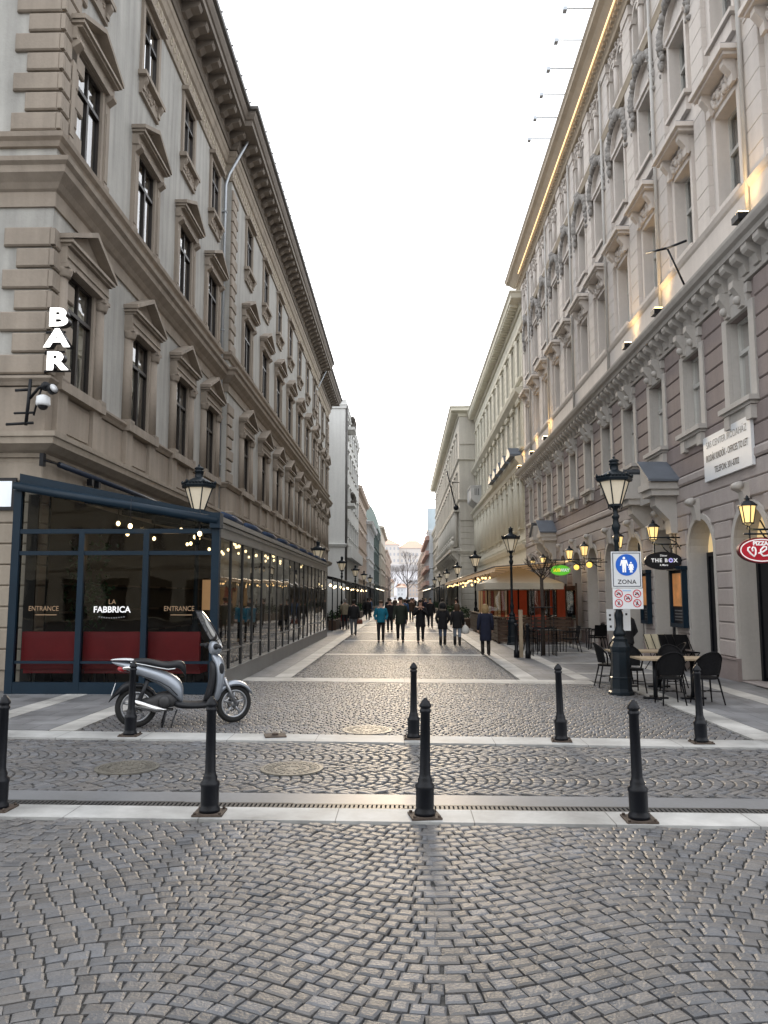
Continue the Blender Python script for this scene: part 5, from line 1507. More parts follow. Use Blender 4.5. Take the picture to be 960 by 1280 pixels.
AC=[(5.65,26.5,PI/2,'right of the small table by the tree guard'),(4.35,26.9,-PI/2,'left of the small table beyond the tree guard'),(6.75,27.3,.25,'near the wall with its back to the viewer'),(7.0,28.6,PI/2,'close to the wall behind the other one')]
for i,(x,y,rz,l) in enumerate(AC):
    l='dark open armchair '+l
    if i==0: ac.location=(x,y,0); ac.rotation_euler=(0,0,rz); ac['label']=l; ac['group']='armchairs by the tree guard'
    else: dup(ac,(x,y,0),rz,l)
for i,(x,y) in enumerate(((4.95,26.6),(6.35,28.3))):
    t=thing('side_table',['small dark cafe table beyond the tree guard','small dark cafe table near the wall'][i],'table',(x,y,0))
    mb=MB(); mb.box(-.36,.36,-.33,.33,.71,.74); mb.build('table_top',m_steeld,t)
    mb=MB(); 
    for a in (-.3,.3):
        for b in (-.27,.27): mb.box(a-.015,a+.015,b-.015,b+.015,0,.71)
    mb.build('leg_frame',m_iron,t)
# stacked chairs along the wall
m_cream_seat=M('cream_seat',(.50,.45,.33),.7,.1,4)
for i in range(5):
    t=thing('folding_chair',('cream backed' if i<2 else 'black')+' folding chair in the row against the right wall, '+['leftmost','second from left','in the middle','second from right','rightmost'][i],'chair',(6.45+.17*i,20.3-.05*i,0),.25)
    t['group']='folding chairs stacked by the wall'
    mt=m_cream_seat if i<2 else m_wicker
    mb=MB(); mb.add([(x,y,z) for (y,z) in((-.02,.52),(.13,.88)) for x in(-.2,.2)]+[(x,y+.02,z) for (y,z) in((-.02,.52),(.13,.88)) for x in(-.2,.2)],[(0,1,3,2),(4,5,7,6),(0,1,5,4),(2,3,7,6),(0,2,6,4),(1,3,7,5)]); mb.build('backrest',mt,t)
    mb=MB(); mb.box(-.2,.2,-.42,-.02,.44,.47); mb.build('seat',mt,t)
    mb=MB()
    for s in(-.2,.2): mb.tube([(s,-.42,0),(s,.13,.88)],.012,5); mb.tube([(s,.1,0),(s,-.40,.45)],.012,5)
    mb.build('leg_frame',m_wicker,t)
# dark chairs round the pavilion tables
pc=[(x+dx,y+dy,rz) for (x,y) in pos for (dx,dy,rz) in(((-.6,0,-PI/2),(.6,.02,PI/2)) if x<-4.5 else ((-.35,-.6,0),(-.35,.62,PI)))]
for i,(x,y,rz) in enumerate(pc):
    o=dup(ch,(x,y,.05),rz+rnd.uniform(-.25,.25),'dark wicker chair at a dining table inside the pavilion'); o['group']='chairs inside the pavilion'
# --- right edge post
t=thing('stone_post','short pale stone post at the right frame edge by the shop door','post',(6.95,14.75,0))
mb=MB(); mb.lathe([(.09,0),(.09,.5),(.07,.56),(.001,.57)],n=14); mb.build('post',m_lightstone,t)
# --- pollard tree with guard
def branchy(mb,p,d,l,r,depth,rr,up=.25,split=3,spread=.6,taper=.68):
    q=p+d*l; mid=p+d*l*.5+Vector((rr.uniform(-1,1),rr.uniform(-1,1),rr.uniform(-1,1)))*l*.05
    mb.tube([p,mid,q],[r,r*.85,r*taper],5 if depth<3 else 7,cap=False)
    if depth==0: return
    for k in range(split if depth>1 else split+1):
        nd=(d+Vector((rr.uniform(-1,1),rr.uniform(-1,1),rr.uniform(-.6,1)+up))*spread).normalized()
        branchy(mb,q if k else p+d*l*.8,nd,l*rr.uniform(.6,.82),r*taper*rr.uniform(.7,.95),depth-1,rr,up,split,spread,taper)
m_bark=M('dark_bark',(.045,.036,.03),.9,.3,6,bump=.4)
t=thing('pollard_tree','bare pollard tree with a ball of twigs beside the armchairs','tree',(4.42,24.9,0))
mb=MB(); rr=random.Random(4); mb.tube([(0,0,0),(.02,.01,1.2),(0,0,2.45)],[.075,.06,.055],8); mb.build('trunk',m_bark,t)
mb=MB()
for k in range(9):
    a=2*PI*k/9; branchy(mb,Vector((0,0,2.35+.02*k)),Vector((math.cos(a)*.8,math.sin(a)*.8,.75)).normalized(),.34,.018,3,rr,.1,3,.55)
mb.build('crown',m_bark,t,fix=False)
t=thing('tree_guard','square black iron guard of upright bars around the pollard tree','tree guard',(4.42,24.9,0))
mb=MB()
for a in (-.36,.36):
    for k in range(4):
        b=-.36+.24*k; mb.box(a-.012,a+.012,b-.012,b+.012,0,.9 if k in(0,3) else .85); mb.box(b-.012,b+.012,a-.012,a+.012,0,.88)
    mb.box(a-.012,a+.012,-.36,.36,.84,.88); mb.box(-.36,.36,a-.0125,a+.0125,.841,.879)
mb.build('bars',m_iron,t)
mb=MB(); mb.box(-.3,.3,-.3,.3,1.5,1.53)
for a in(-.3,.3):
    for b in(-.3,.3): mb.box(a-.012,a+.012,b-.012,b+.012,.88,2.1)
mb.build('upper_frame',m_iron,t)
for i,(x,y,h,m_,l) in enumerate(((3.45,24.0,1.05,m_iron,'left dark metal post of the trio by the pale kerb band'),(3.6,24.05,1.45,m_wood,'tall weathered wooden post between two dark metal posts'),(3.75,23.7,1.05,m_iron,'right dark metal post of the trio by the pale kerb band'))):
    t=thing('street_post',l,'post',(x,y,0))
    mb=MB(); 
    if m_ is m_wood: mb.box(-.055,.055,-.055,.055,0,h)
    else: mb.lathe([(.085,0),(.085,.2),(.06,.24),(.05,h-.1),(.065,h-.09),(.065,h-.05),(.001,h)],n=12)
    mb.build('post',M('weathered_post',(.30,.24,.17),.8,.3,3,streak=.2) if m_ is m_wood else m_,t)
# --- terrace with dark wooden fence, red lit inside
t=thing('terrace_fence','low dark slatted wooden terrace fence below the beige tent','fence',(0,0,0))
for (x0,x1,y0,y1) in ((3.75,6.6,30.9,30.98),(3.75,3.83,31.0,44.0)):
    mb=MB()
    for k in range(6): mb.box(x0,x1,y0,y1,.08+.15*k,.21+.15*k)
    mb.build('panel',m_wood,t)
    mb=MB(); mb.box(x0-.03,x1+.03,y0-.04,y1+.04,1.0,1.05); mb.build('cap_rail',m_wood,t)
mb=MB()
for x in (3.72,5.2,6.55): mb.box(x,x+.1,30.99,31.09,0,1.0)
for y in (33,36,39,42): mb.box(3.84,3.92,y,y+.1,0,1.0)
mb.build('post',m_wood,t)
def tent(name,label,x,y,zt,ze,hx,hy,mat):
    t=thing(name,label,'parasol',(x,y,0))
    mb=MB(); vs=[(0,0,zt)]; c=[]
    ring_=[]
    for k in range(16):
        f=k/4; s=int(f)%4; g=f-int(f)
        cs=[(-hx,-hy),(hx,-hy),(hx,hy),(-hx,hy)]; a=cs[s];b=cs[(s+1)%4]
        px_,py_=a[0]+(b[0]-a[0])*g,a[1]+(b[1]-a[1])*g
        sag=.06*math.sin(PI*g); ring_.append((px_*(1-sag*.6),py_*(1-sag*.6),ze))
    vs+=ring_+[(p[0],p[1],p[2]-.26) for p in ring_]
    mb.add(vs,[(0,1+k,1+(k+1)%16) for k in range(16)]+[(1+k,1+(k+1)%16,17+(k+1)%16,17+k) for k in range(16)]); mb.build('canopy',mat,t,fix=False)
    mb=MB(); mb.tube([(0,0,.05),(0,0,zt)],.035,8); mb.build('pole',m_iron,t)
    mb=MB(); mb.box(-.4,.4,-.4,.4,0,.08); mb.build('base',m_iron,t)
    return t
tent('market_parasol','large beige square market parasol above the wooden terrace',4.95,33.6,3.15,2.42,1.62,1.7,m_canvas)
tent('market_parasol','second beige market parasol behind the first on the terrace',5.3,38.2,3.15,2.42,1.6,1.7,m_canvas)
# lit interior behind the terrace
t=thing('terrace_screen','red lit glazed terrace screen along the right wall','screen',(6.9,31.2,0))
for k in range(7):
    mb=MB(); mb.box(0,.06,k*2,k*2+.12,0,2.4); mb.build('mullion',m_wood,t)
    mb=MB(); mb.box(.02,.04,k*2+.14,k*2+1.98,.9,2.3); mb.build('pane',m_redglow if k%3==1 else g_win,t)
t2=thing('terrace_screen','red and dark glazed end screen of the wooden terrace','screen',(3.9,36.6,0))
for k in range(4):
    mb=MB(); mb.box(k*.95,k*.95+.08,0,.06,1.0,2.35); mb.build('mullion',m_wood,t2)
    mb=MB(); mb.box(k*.95+.09,k*.95+.94,.02,.04,1.0,2.3); mb.build('pane',m_redglow if k%2 else g_win,t2)
for i,(x,y) in enumerate(((4.6,32.2),(5.7,32.6),(5.0,35))):
    t=thing('terrace_armchair','red upholstered seat on the wooden terrace, '+['left','right','rear'][i],'armchair',(x,y,0))
    mb=MB(); mb.box(-.3,.3,-.3,.3,.3,.5); mb.build('seat',m_red,t); mb=MB(); mb.add([(a*.3,.3+b*.08,.5+c*.62*(1-.12*a*a)) for b in(0,1) for c in(0,1) for a in(-1,0,1)],[(0,1,4,3),(1,2,5,4),(6,7,10,9),(7,8,11,10),(3,4,10,9),(4,5,11,10),(0,3,9,6),(2,5,11,8)]); mb.build('backrest',m_redglow,t)
# --- long awnings with bulbs on the right
def awning(name,label,side,y0,y1,xo,xi,zo,zi,mat,valance=.22,posts=True,bulbs=True,fr=m_iron):
    t=thing(name,label,'awning',(0,0,0)); n=max(2,int((y1-y0)/3))
    mb=MB()
    mb.add([(xo,y0,zo),(xo,y1,zo),(xi,y1,zi),(xi,y0,zi),(xo,y0,zo+.04),(xo,y1,zo+.04),(xi,y1,zi+.04),(xi,y0,zi+.04)],[(0,1,2,3),(4,5,6,7),(0,1,5,4),(1,2,6,5),(2,3,7,6),(3,0,4,7)]); mb.build('canopy',mat,t)
    mb=MB(); m=int((y1-y0)/.5)
    vs=[]
    for k in range(m+1):
        y=y0+(y1-y0)*k/m; vs+=[(xo-side*.01,y,zo+.03),(xo-side*.01+.012*math.sin(k*1.9),y,zo-valance*(1 if k%2 else .78))]
    mb.add(vs,[(2*k,2*k+2,2*k+3,2*k+1) for k in range(m)]); mb.build('valance',mat,t,fix=False)
    mb=MB(); mb.tube([(xo,y0,zo),(xo,y1,zo)],.03,6)
    for k in range(n+1):
        y=y0+(y1-y0)*k/n; mb.tube([(xo,y,zo),(xi,y,zi)],.025,5)
        if posts: mb.tube([(xo,y,0),(xo,y,zo)],.035,6)
    mb.build('frame',fr,t)
    return t
m_canvasl=M('canvas_bulb_glow',(.62,.57,.48),.8,.05,1.5,emit=(1,.62,.32),estr=.22)  # bulb light on the underside put into the canvas as emission
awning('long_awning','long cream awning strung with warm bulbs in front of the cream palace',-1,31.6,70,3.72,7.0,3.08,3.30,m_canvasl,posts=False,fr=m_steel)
BB=[]
for k in range(18): BB.append((3.85+.05*math.sin(k),36.5+k*1.8,2.72+.05*math.sin(k*1.7)))
for k in range(14): BB.append((4.6+.3*math.sin(k*2.3),42+k*1.5,2.75+.18*math.sin(k*1.1)))
bb=thing('string_bulb','warm globe bulb hanging under the long cream awning','bulb',(0,0,0),0,'bulbs under the long awning')
mb=MB(); mb.ball((0,0,0),.06,8,6); mb.build('globe',M('globe_bulb',(.8,.6,.3),.5,0,1,emit=(1,.62,.25),estr=3.2,fine=0),bb)
mb=MB(); mb.tube([(0,0,.08),(0,0,.34)],.012,4); mb.build('cord',m_black,bb)
for i,p in enumerate(BB):
    if i==0: bb.location=p
    else: dup(bb,p)
t=thing('terrace_screen','dark glazed cafe front glowing warm under the long cream awning','screen',(6.6,45,0))
for k in range(12):
    mb=MB(); mb.box(0,.06,k*2,k*2+.12,0,2.7); mb.build('mullion',m_wood,t)
    mb=MB(); mb.box(.02,.04,k*2+.14,k*2+1.98,.5,2.6); mb.build('pane',m_shopglow if k%3 else m_redglow,t)
def hedge(x,y0,y1,label,h=1.0,side=1):
    t=thing('planter_hedge',label,'planter',(x,(y0+y1)/2,0)); L_=(y1-y0)/2
    mb=MB(); mb.box(-.2,.2,-L_,L_,0,.55); mb.build('planter',m_wood,t)
    mb=MB(); rr=random.Random(int(y0)); 
    for k in range(int(L_*5)): leaves(mb,(rr.uniform(-.12,.12),rr.uniform(-L_,L_),rr.uniform(.6,h)),.18,.25,.2,26,.07,rr)
    mb.build('foliage',m_leaf,t,fix=False)
hedge(3.75,46,56,'dark planted box hedge in front of the bulb lit awning',1.1)
hedge(3.75,58,69,'farther dark planted box hedge under the long awning',1.1)
awning('cafe_awning','small white folded cafe awning beyond the bulb lit awning',-1,73,80,3.7,5.6,3.0,3.5,m_canvasw)
awning('cafe_awning','dark awning strip with light edge far right',-1,82,104,3.7,5.6,2.9,3.4,m_canvasd)
awning('cafe_awning','dark awning strip farthest right before the red balcony block',-1,107,150,3.7,5.6,2.9,3.4,m_canvasd)
awning('cafe_awning','dark awning nearest on the left below the white apartment block',1,42,58,-3.9,-7.2,2.9,3.5,m_canvasd)
awning('cafe_awning','second dark awning on the left under the stucco palace end',1,60,78,-3.9,-7.0,2.9,3.5,m_canvasd)
awning('cafe_awning','third dark awning on the left below the white block',1,81,104,-3.9,-6.1,2.9,3.4,m_canvasd)
awning('cafe_awning','farthest dark awning on the left before the domed house',1,107,150,-3.9,-5.8,2.9,3.4,m_canvasd)
hedge(-4.0,43,50,'dark planter hedge on the left beyond the pavilion',1.25); hedge(-4.0,60,72,'farther dark planter hedge on the left',1.25); hedge(3.8,83,100,'dark planter hedge far along the right side',1.2)
# edge light strips on the far awnings
sb=thing('edge_light','x','light strip',(0,0,0))
mb=MB(); mb.tube([(0,0,0),(0,42,0)],.045,5); mb.build('tube',m_whitebulb,sb)
for i,(x,y,l) in enumerate(((-3.84,107,'white light strip along the far left awning edge'),(3.64,107,'white light strip along the far right awning edge'))):
    if i==0: sb.location=(x,y,2.98); sb['label']=l
    else: dup(sb,(x,y,2.98),label=l)
tl=thing('terrace_bulb','warm bulb glowing under the dark awnings on the left','bulb',(0,0,0),0,'bulbs under the left awnings')
mb=MB(); mb.ball((0,0,0),.08,8,6); mb.build('globe',m_bulb,tl); mb=MB(); mb.tube([(0,0,.08),(0,0,.3)],.012,4); mb.build('cord',m_black,tl)
for i in range(18):
    p=(-4.9+.5*math.sin(i*2.2),44+i*3.1,2.55)
    if i==0: tl.location=p
    else: dup(tl,p)
# cafe furniture silhouettes under the left awnings
for i in range(8):
    dup(ac,(-5.0+.7*(i%2),44+2.1*i,0),PI/2 if i%2 else -PI/2,'dark open armchair under the left awnings, number %s from the pavilion'%['one','two','three','four','five','six','seven','eight'][i])
for o in COL.objects:
    if o.get('label','').startswith('dark open armchair under the left'): o['label']='dark open armchair under the left awnings past the pavilion'; o['group']='armchairs under the left awnings'
for i in range(6):
    o=dup(ac,(4.5+.9*(i%2),47+2.4*i,0),PI/2 if i%2 else -PI/2,'dark open armchair under the bulb lit awning on the right'); o['group']='armchairs under the bulb lit awning'
# --- trees and car at the far end
def tree(x,y,h,label,seed,spread=.55):
    t=thing('bare_tree',label,'tree',(x,y,0)); rr=random.Random(seed)
    mb=MB(); mb.tube([(0,0,0),(.1,0,h*.2),(0,0,h*.42)],[h*.022,h*.017,h*.013],8); mb.build('trunk',m_bark2,t)
    mb=MB()
    branchy(mb,Vector((0,0,h*.40)),Vector((0,0,1)),h*.2,h*.012,5,rr,.35,3,spread,.7)
    for k in range(6):
        a=k*1.1; branchy(mb,Vector((0,0,h*(.26+.03*k))),Vector((math.cos(a)*.8,math.sin(a)*.8,.8)).normalized(),h*.17,h*.008,4,rr,.3,3,spread,.7)
    mb.build('crown',m_bark2,t,fix=False)
m_bark2=M('hazy_bark',(.30,.27,.255),.9,.2,3)  # bark colour lightened to paint in distance haze
tree(.9,205,14,'tall bare tree in the middle of the far street end',21)
tree(-4.6,235,12,'bare tree far left of the street end',22)
tree(-8.2,300,15,'smaller bare tree behind the left one at the street end',23)
tree(6.2,310,13,'bare tree far right of the street end',24)
# ------------------------------------------------------------------ people
m_skin=M('skin',(.50,.30,.22),.55,.06,6)
m_skin2=M('skin_pale',(.56,.36,.28),.55,.06,6)
def cloth(n,c): return M(n,c,.85,.22,7,bump=.25,bscale=45,fine=.12)
c_teal=cloth('teal_jacket',(.01,.15,.23)); c_green=cloth('dark_green_coat',(.022,.028,.020)); c_black=cloth('black_coat',(.012,.012,.014)); c_navy=cloth('navy_coat',(.012,.015,.034))
c_khaki=cloth('khaki_jacket',(.21,.18,.125)); c_dark=cloth('dark_trousers',(.018,.018,.02)); c_jeans=cloth('blue_jeans',(.06,.085,.14)); c_ljeans=cloth('light_jeans',(.24,.28,.34)); c_grey=cloth('grey_trousers',(.10,.105,.115)); c_brown=cloth('brown_coat',(.06,.038,.026)); c_blue=cloth('blue_jacket',(.04,.09,.19)); c_shoe=M('shoe_leather',(.015,.012,.01),.5,.2,5)
h_blond=M('blond_hair',(.28,.19,.09),.6,.3,20,bump=.5); h_dark=M('dark_hair',(.016,.011,.008),.55,.3,20,bump=.5); h_grey=M('grey_hair',(.22,.21,.2),.6,.3,20); h_brown=M('brown_hair',(.06,.034,.018),.55,.3,20,bump=.5); m_fur=M('grey_fur',(.13,.11,.09),.95,.5,25,bump=.8,fine=.4)
m_eye=M('eye_dark',(.01,.01,.01),.3,.1,2)
SKINQ=[]
def skin_later(name,vs,es,rad,mat,parent):
    me=bpy.data.meshes.new(name+'_cage'); me.from_pydata(vs,es,[])
    o=bpy.data.objects.new(name,me); COL.objects.link(o)
    o.modifiers.new('s','SKIN'); ss=o.modifiers.new('b','SUBSURF'); ss.levels=1; ss.render_levels=1
    if not me.skin_vertices: me.attributes
    SKINQ.append((o,rad,mat,parent))
def ell(cx,cy,z,a,b,n=14): return [(cx+a*math.cos(2*PI*k/n),cy+b*math.sin(2*PI*k/n),z) for k in range(n)]
def person(label,x,y,h,rz,jm,tm,hm,ph=0.,hem=.78,longhair=False,arms='down',boots=False,hood=False,fur=False,face=True,skirtw=1.0,group=None,fingers=True,bend=0.):
    s=h/1.75
    t=thing('person',label,'person',(x,y,0),rz,group); t.scale=(s,s,s)
    st=.24*ph
    legs={}
    for sd in (-1,1):
        f=sd*st; kn=.05+abs(f)*.25
        ank=(sd*.095,f,.09+(.05 if f<0 and abs(ph)>.5 else 0)); knee=(sd*.10,f*.5+.045,.50)
        legs[sd]=(knee,ank)
    A={}
    for sd in (-1,1):
        sw=-sd*st*.7
        if arms=='down': e=(sd*.245,-.03+sw*.4,1.13); w_=(sd*.255,.06+sw,.89)
        elif arms=='pocket': e=(sd*.27,-.06,1.13); w_=(sd*.21,.09,.95)
        elif arms=='up': e=(sd*.26,.10,1.16); w_=(sd*.07,.24,1.36)
        elif arms=='push': e=(sd*.24,.05,1.12); w_=(sd*.20,.30,1.02)
        A[sd]=(e,w_)
    vs=[(0,0,.93),(0,0,1.10),(0,0,1.30),(0,-.01,1.45),(0,.01,1.52),(0,.015,1.595),(0,.015,1.675),(0,.005,1.735)]
    rad=[.12,.11,.12,.065,.05,.068,.085,.06]; es=[(i,i+1) for i in range(7)]
    vs.append((0,.105,1.625)); rad.append(.014); es.append((5,8))
    for sd in (-1,1):
        b=len(vs); vs+=[(sd*.17,0,1.405),A[sd][0],A[sd][1]]; rad+=[.06,.042,.03]; es+=[(3,b),(b,b+1),(b+1,b+2)]
        e=Vector(A[sd][0]); w_=Vector(A[sd][1]); d=(w_-e).normalized(); side=Vector((0,1,0)) if abs(d.y)<.8 else Vector((1,0,0))
        pal=w_+d*.07; pb=len(vs); vs.append(tuple(pal)); rad.append(.03); es.append((b+2,pb))
        if fingers:
            for k in range(4):
                o=side*(-.03+.02*k); l=.055+(.012 if k in(1,2) else 0)
                q=len(vs); vs+=[tuple(pal+o+d*.025),tuple(pal+o*1.1+d*(.02+l)+Vector((-sd*.012,0,0)))]; rad+=[.009,.007]; es+=[(pb,q),(q,q+1)]
            q=len(vs); vs+=[tuple(w_+d*.035+side*.035),tuple(w_+d*.075+side*.055+Vector((-sd*.012,0,0)))]; rad+=[.010,.008]; es+=[(b+2,q),(q,q+1)]
        c=len(vs); kn,an=legs[sd]
        vs+=[(sd*.085,0,.90),kn,an,(an[0]*1.1,an[1]+.13,max(.035,an[2]-.055))]; rad+=[.085,.052,.036,.03]; es+=[(0,c),(c,c+1),(c+1,c+2),(c+2,c+3)]
    skin_later('body',vs,es,rad,m_skin if h>1.7 else m_skin2,t)
    # jacket
    mb=MB(); secs=[]
    prof=[(hem,.205*skirtw,.155*skirtw),(hem+.02,.21*skirtw,.16*skirtw)]+([( .93,.195,.15)] if hem<.85 else [])+[(1.06,.185,.14),(1.22,.20,.145),(1.36,.205,.135),(1.43,.165,.10),(1.475,.085,.075),(1.50,.075,.07)]
    secs.append(ell(0,0,hem+.01,.17*skirtw,.12*skirtw))
    for z,a,b in prof: secs.append(ell(0,-.005,z,a,b))
    mb.loft(secs)
    jk=mb.build('jacket',jm,t)
    for sd in (-1,1):
        mb=MB(); e=Vector(A[sd][0]); w_=Vector(A[sd][1]); d=(w_-e).normalized()
        mb.tube([(sd*.13,0,1.42),(sd*.19,-.005,1.385),tuple(Vector((sd*.19,0,1.385)).lerp(e,.55)),tuple(e),tuple(e.lerp(w_,.5)),tuple(w_+d*.01)],[.06,.078,.068,.062,.056,.048],10); mb.build('sleeve',jm,jk)
    mb=MB(); 
    for sd in (-1,1):
        kn,an=legs[sd]
        mb.tube([(sd*.08,0,.95),(sd*.088,.0,.82),(kn[0],kn[1],kn[2]+.02),tuple(Vector(kn).lerp(Vector(an),.6)),(an[0],an[1]-.005,an[2]+.01)],[.115,.105,.072,.06,.055 if not boots else .05],10)
    mb.ball((0,0,.90),.13,10,6,sx=1.3,sy=1,sz=.9)
    mb.build('trousers',tm,t)
    for sd in (-1,1):
        kn,an=legs[sd]; mb=MB(); z=an[2]-.09
        mb.loft([[(an[0]*1.05+.046*w*math.cos(2*PI*k/10),an[1]+yy,z+.012+hh*(math.sin(2*PI*k/10)*.5+.5)) for k in range(10)] for yy,w,hh in((-.085,.6,.05),(-.06,.9,.09),(0,1,.10),(.07,1.05,.075),(.14,1.0,.055),(.185,.6,.03))])
        if boots: mb.tube([(an[0],an[1],z+.06),(Vector(an).lerp(Vector(kn),.75))],[.062,.068],10)
        mb.build('shoe',c_shoe,t)
    if not hood:
        mb=MB(); mb.ball((0,-.012,1.69),.108,14,8,sx=.93,sy=1.0,sz=.86)
        if longhair: mb.loft([ell(0,-.035,z,a,b) for z,a,b in((1.70,.10,.085),(1.60,.115,.075),(1.50,.12,.07),(1.42,.10,.05))])
        else: mb.ball((0,-.045,1.63),.088,12,7,sx=.95,sy=.8,sz=.9)
        mb.build('hair',hm,t)
    else:
        mb=MB(); mb.ball((0,-.035,1.63),.145,14,8,sx=1,sy=.95,sz=1.12); mb.build('hood',jm,jk)
        mb=MB(); mb.tube([(.135*math.cos(2*PI*k/16),.045,1.63+.155*math.sin(2*PI*k/16)) for k in range(17)],.042,8,cap=False); mb.build('fur_trim',m_fur,jk)
    if fur:
        mb=MB(); mb.tube([(.115*math.cos(2*PI*k/14),-.02+.10*math.sin(2*PI*k/14),1.475) for k in range(15)],.05,8,cap=False); mb.build('collar',m_fur,jk)
    if face:
        for sd in (-1,1):
            mb=MB(); mb.ball((sd*.032,.088,1.652),.011,6,4); mb.build('eye',m_eye,t)
        mb=MB(); mb.ball((0,.088,1.575),.02,8,4,sx=1.1,sy=.5,sz=.3); mb.build('mouth',M('lips',(.30,.11,.09),.5,.1,4),t)
    return t
person('person in a teal jacket and dark trousers walking towards the viewer',-.95,31.73,1.68,PI+.05,c_teal,c_dark,h_brown,.5,.84,arms='pocket',longhair=False)
person('tall person in a long dark green coat striding towards the viewer',-.15,31.75,1.82,PI,c_green,c_dark,h_dark,-.9,.70,arms='down')
person('person in a long black coat walking towards the viewer with raised hands',.66,31.3,1.72,PI,c_black,c_dark,h_dark,.7,.66,arms='up',longhair=True)
person('person in a black coat with fur hood and blue jeans seen from behind',1.48,29.8,1.60,.05,c_black,c_jeans,h_dark,.4,.68,hood=True,fur=True,boots=True,face=False,arms='pocket')
person('person in a short black coat and light jeans seen from behind',2.02,29.6,1.58,-.05,c_black,c_ljeans,h_brown,-.4,.74,longhair=True,boots=True,face=False)
person('blond person in a long navy coat and black boots walking away',2.60,24.9,1.60,0,c_navy,c_dark,h_blond,-.35,.50,longhair=True,boots=True,face=False,skirtw=.98)
person('person in dark jacket and grey trousers carrying a reddish handbag',-2.40,36.9,1.70,.1,c_black,c_grey,h_dark,.6,.84,face=False)
person('person in a khaki jacket pushing a red stroller beside the pavilion end',-3.36,43.9,1.72,.15,c_khaki,c_dark,h_grey,.4,.86,arms='push',face=False)
person('person in dark jacket standing behind the near street lamp signs',5.02,17.7,1.66,.6,c_black,c_dark,h_dark,.1,.84,face=False,arms='pocket')
far=[('dark jacket walking away left of the teal jacket',-1.2,60,1.75,0,c_black,c_dark,h_dark,.6),('dark coat just behind the tall green coat',-.75,41,1.72,PI,c_black,c_dark,h_dark,.5),
 ('blue jacket behind the tall green coat',.05,52,1.68,0,c_blue,c_jeans,h_brown,-.5),('brown coat beyond the raised hands walker',.55,58,1.74,PI,c_brown,c_dark,h_dark,.5),
 ('black jacket right of the middle, far',1.55,46,1.76,PI,c_black,c_dark,h_dark,-.6),('black coat far beside the right planters',2.6,52,1.70,0,c_black,c_grey,h_dark,.4),
 ('dark coat far along the left pavement',-2.9,62,1.74,0,c_black,c_dark,h_dark,.5),('blue coat standing far by the left hedge',-3.0,70,1.70,PI/2,c_blue,c_dark,h_brown,.1),
 ('grey trousers far in the street middle',.9,74,1.72,PI,c_black,c_grey,h_dark,.6),('brown coat farthest left of the middle',-1.0,86,1.74,0,c_brown,c_dark,h_dark,-.5),
 ('navy coat far right of the middle',1.9,68,1.70,PI,c_navy,c_dark,h_blond,.5),('dark coat farthest right of the middle',.3,96,1.75,PI,c_black,c_jeans,h_dark,.6),
 ('dark clothes sitting area edge under the awning',3.3,49,1.72,PI/2,c_black,c_dark,h_dark,.1),('khaki coat far beyond the others',-.35,110,1.73,0,c_khaki,c_dark,h_dark,.5),
 ('black coat in the far crowd, left half',-1.9,100,1.72,PI,c_black,c_dark,h_dark,.5),('black coat in the far crowd, right half',2.2,92,1.72,0,c_black,c_dark,h_dark,-.5)]
for l,x,y,h,rz,j,tr,hr,ph in far:
    person('distant person in '+l if not l.startswith('dark clothes') else 'person in dark clothes standing by the planter under the long awning',x,y,h,rz,j,tr,hr,ph,.76,face=False,fingers=False)
# two guests seated inside the pavilion
for i,(x,y) in enumerate(((-5.55,15.42),(-4.95,15.42))):
    pass
# held and pushed things
t=thing('handbag','small reddish brown handbag carried by the walker on the left','bag',(-2.12,36.95,.56))
mb=MB(); mb.loft([ell(0,0,z,a,b,10) for z,a,b in((0,.13,.05),(.02,.15,.06),(.16,.14,.05),(.22,.10,.03))]); mb.build('bag_body',M('bag_leather',(.16,.05,.03),.5,.2,4),t)
mb=MB(); mb.tube([(-.08,0,.20),(-.05,0,.33),(.05,0,.33),(.08,0,.20)],.01,5); mb.build('handle',c_shoe,t)
t=thing('shopping_bag','white plastic bag hanging beside the walker in light jeans','bag',(2.33,29.65,.45))
mb=MB(); mb.loft([ell(0,0,z,a,b,10) for z,a,b in((0,.08,.05),(.03,.15,.08),(.18,.16,.08),(.28,.09,.04),(.34,.03,.02))]); mb.build('bag_body',m_canvasw,t)
mb=MB(); mb.tube([(-.02,0,.33),(0,0,.45),(.02,0,.33)],.008,5); mb.build('handle',m_canvasw,t)
t=thing('stroller','red child stroller pushed along the pavilion end','stroller',(-3.45,44.75,0),.15)
mb=MB(); mb.loft([[(x,y0+dy,z0+dz) for (x,dy,dz) in((-.2,0,0),(.2,0,0),(.2,.05,.05),(-.2,.05,.05))] for y0,z0 in((.25,.5),(-.05,.45),(-.25,.85),(-.1,1.0),(.1,.98))]); mb.build('seat',m_red,t)
mb=MB()
for s in(-.24,.24): mb.tube([(s,-.75,1.0),(s,-.2,.6),(s,.35,.12)],.015,5); mb.tube([(s,.1,.5),(s,-.35,.12)],.015,5)
mb.tube([(-.24,-.75,1.0),(.24,-.75,1.0)],.018,6); mb.build('frame',m_iron,t)
for (sx,yy) in((-.24,.35),(.24,.35),(-.24,-.35),(.24,-.35)):
    mb=MB(); mb.lathe([(.03,-.02),(.12,-.02),(.12,.02),(.03,.02)],sx,yy,.12,14,M=Matrix.Rotation(PI/2,3,'Y')); mb.build('wheel',m_iron,t)
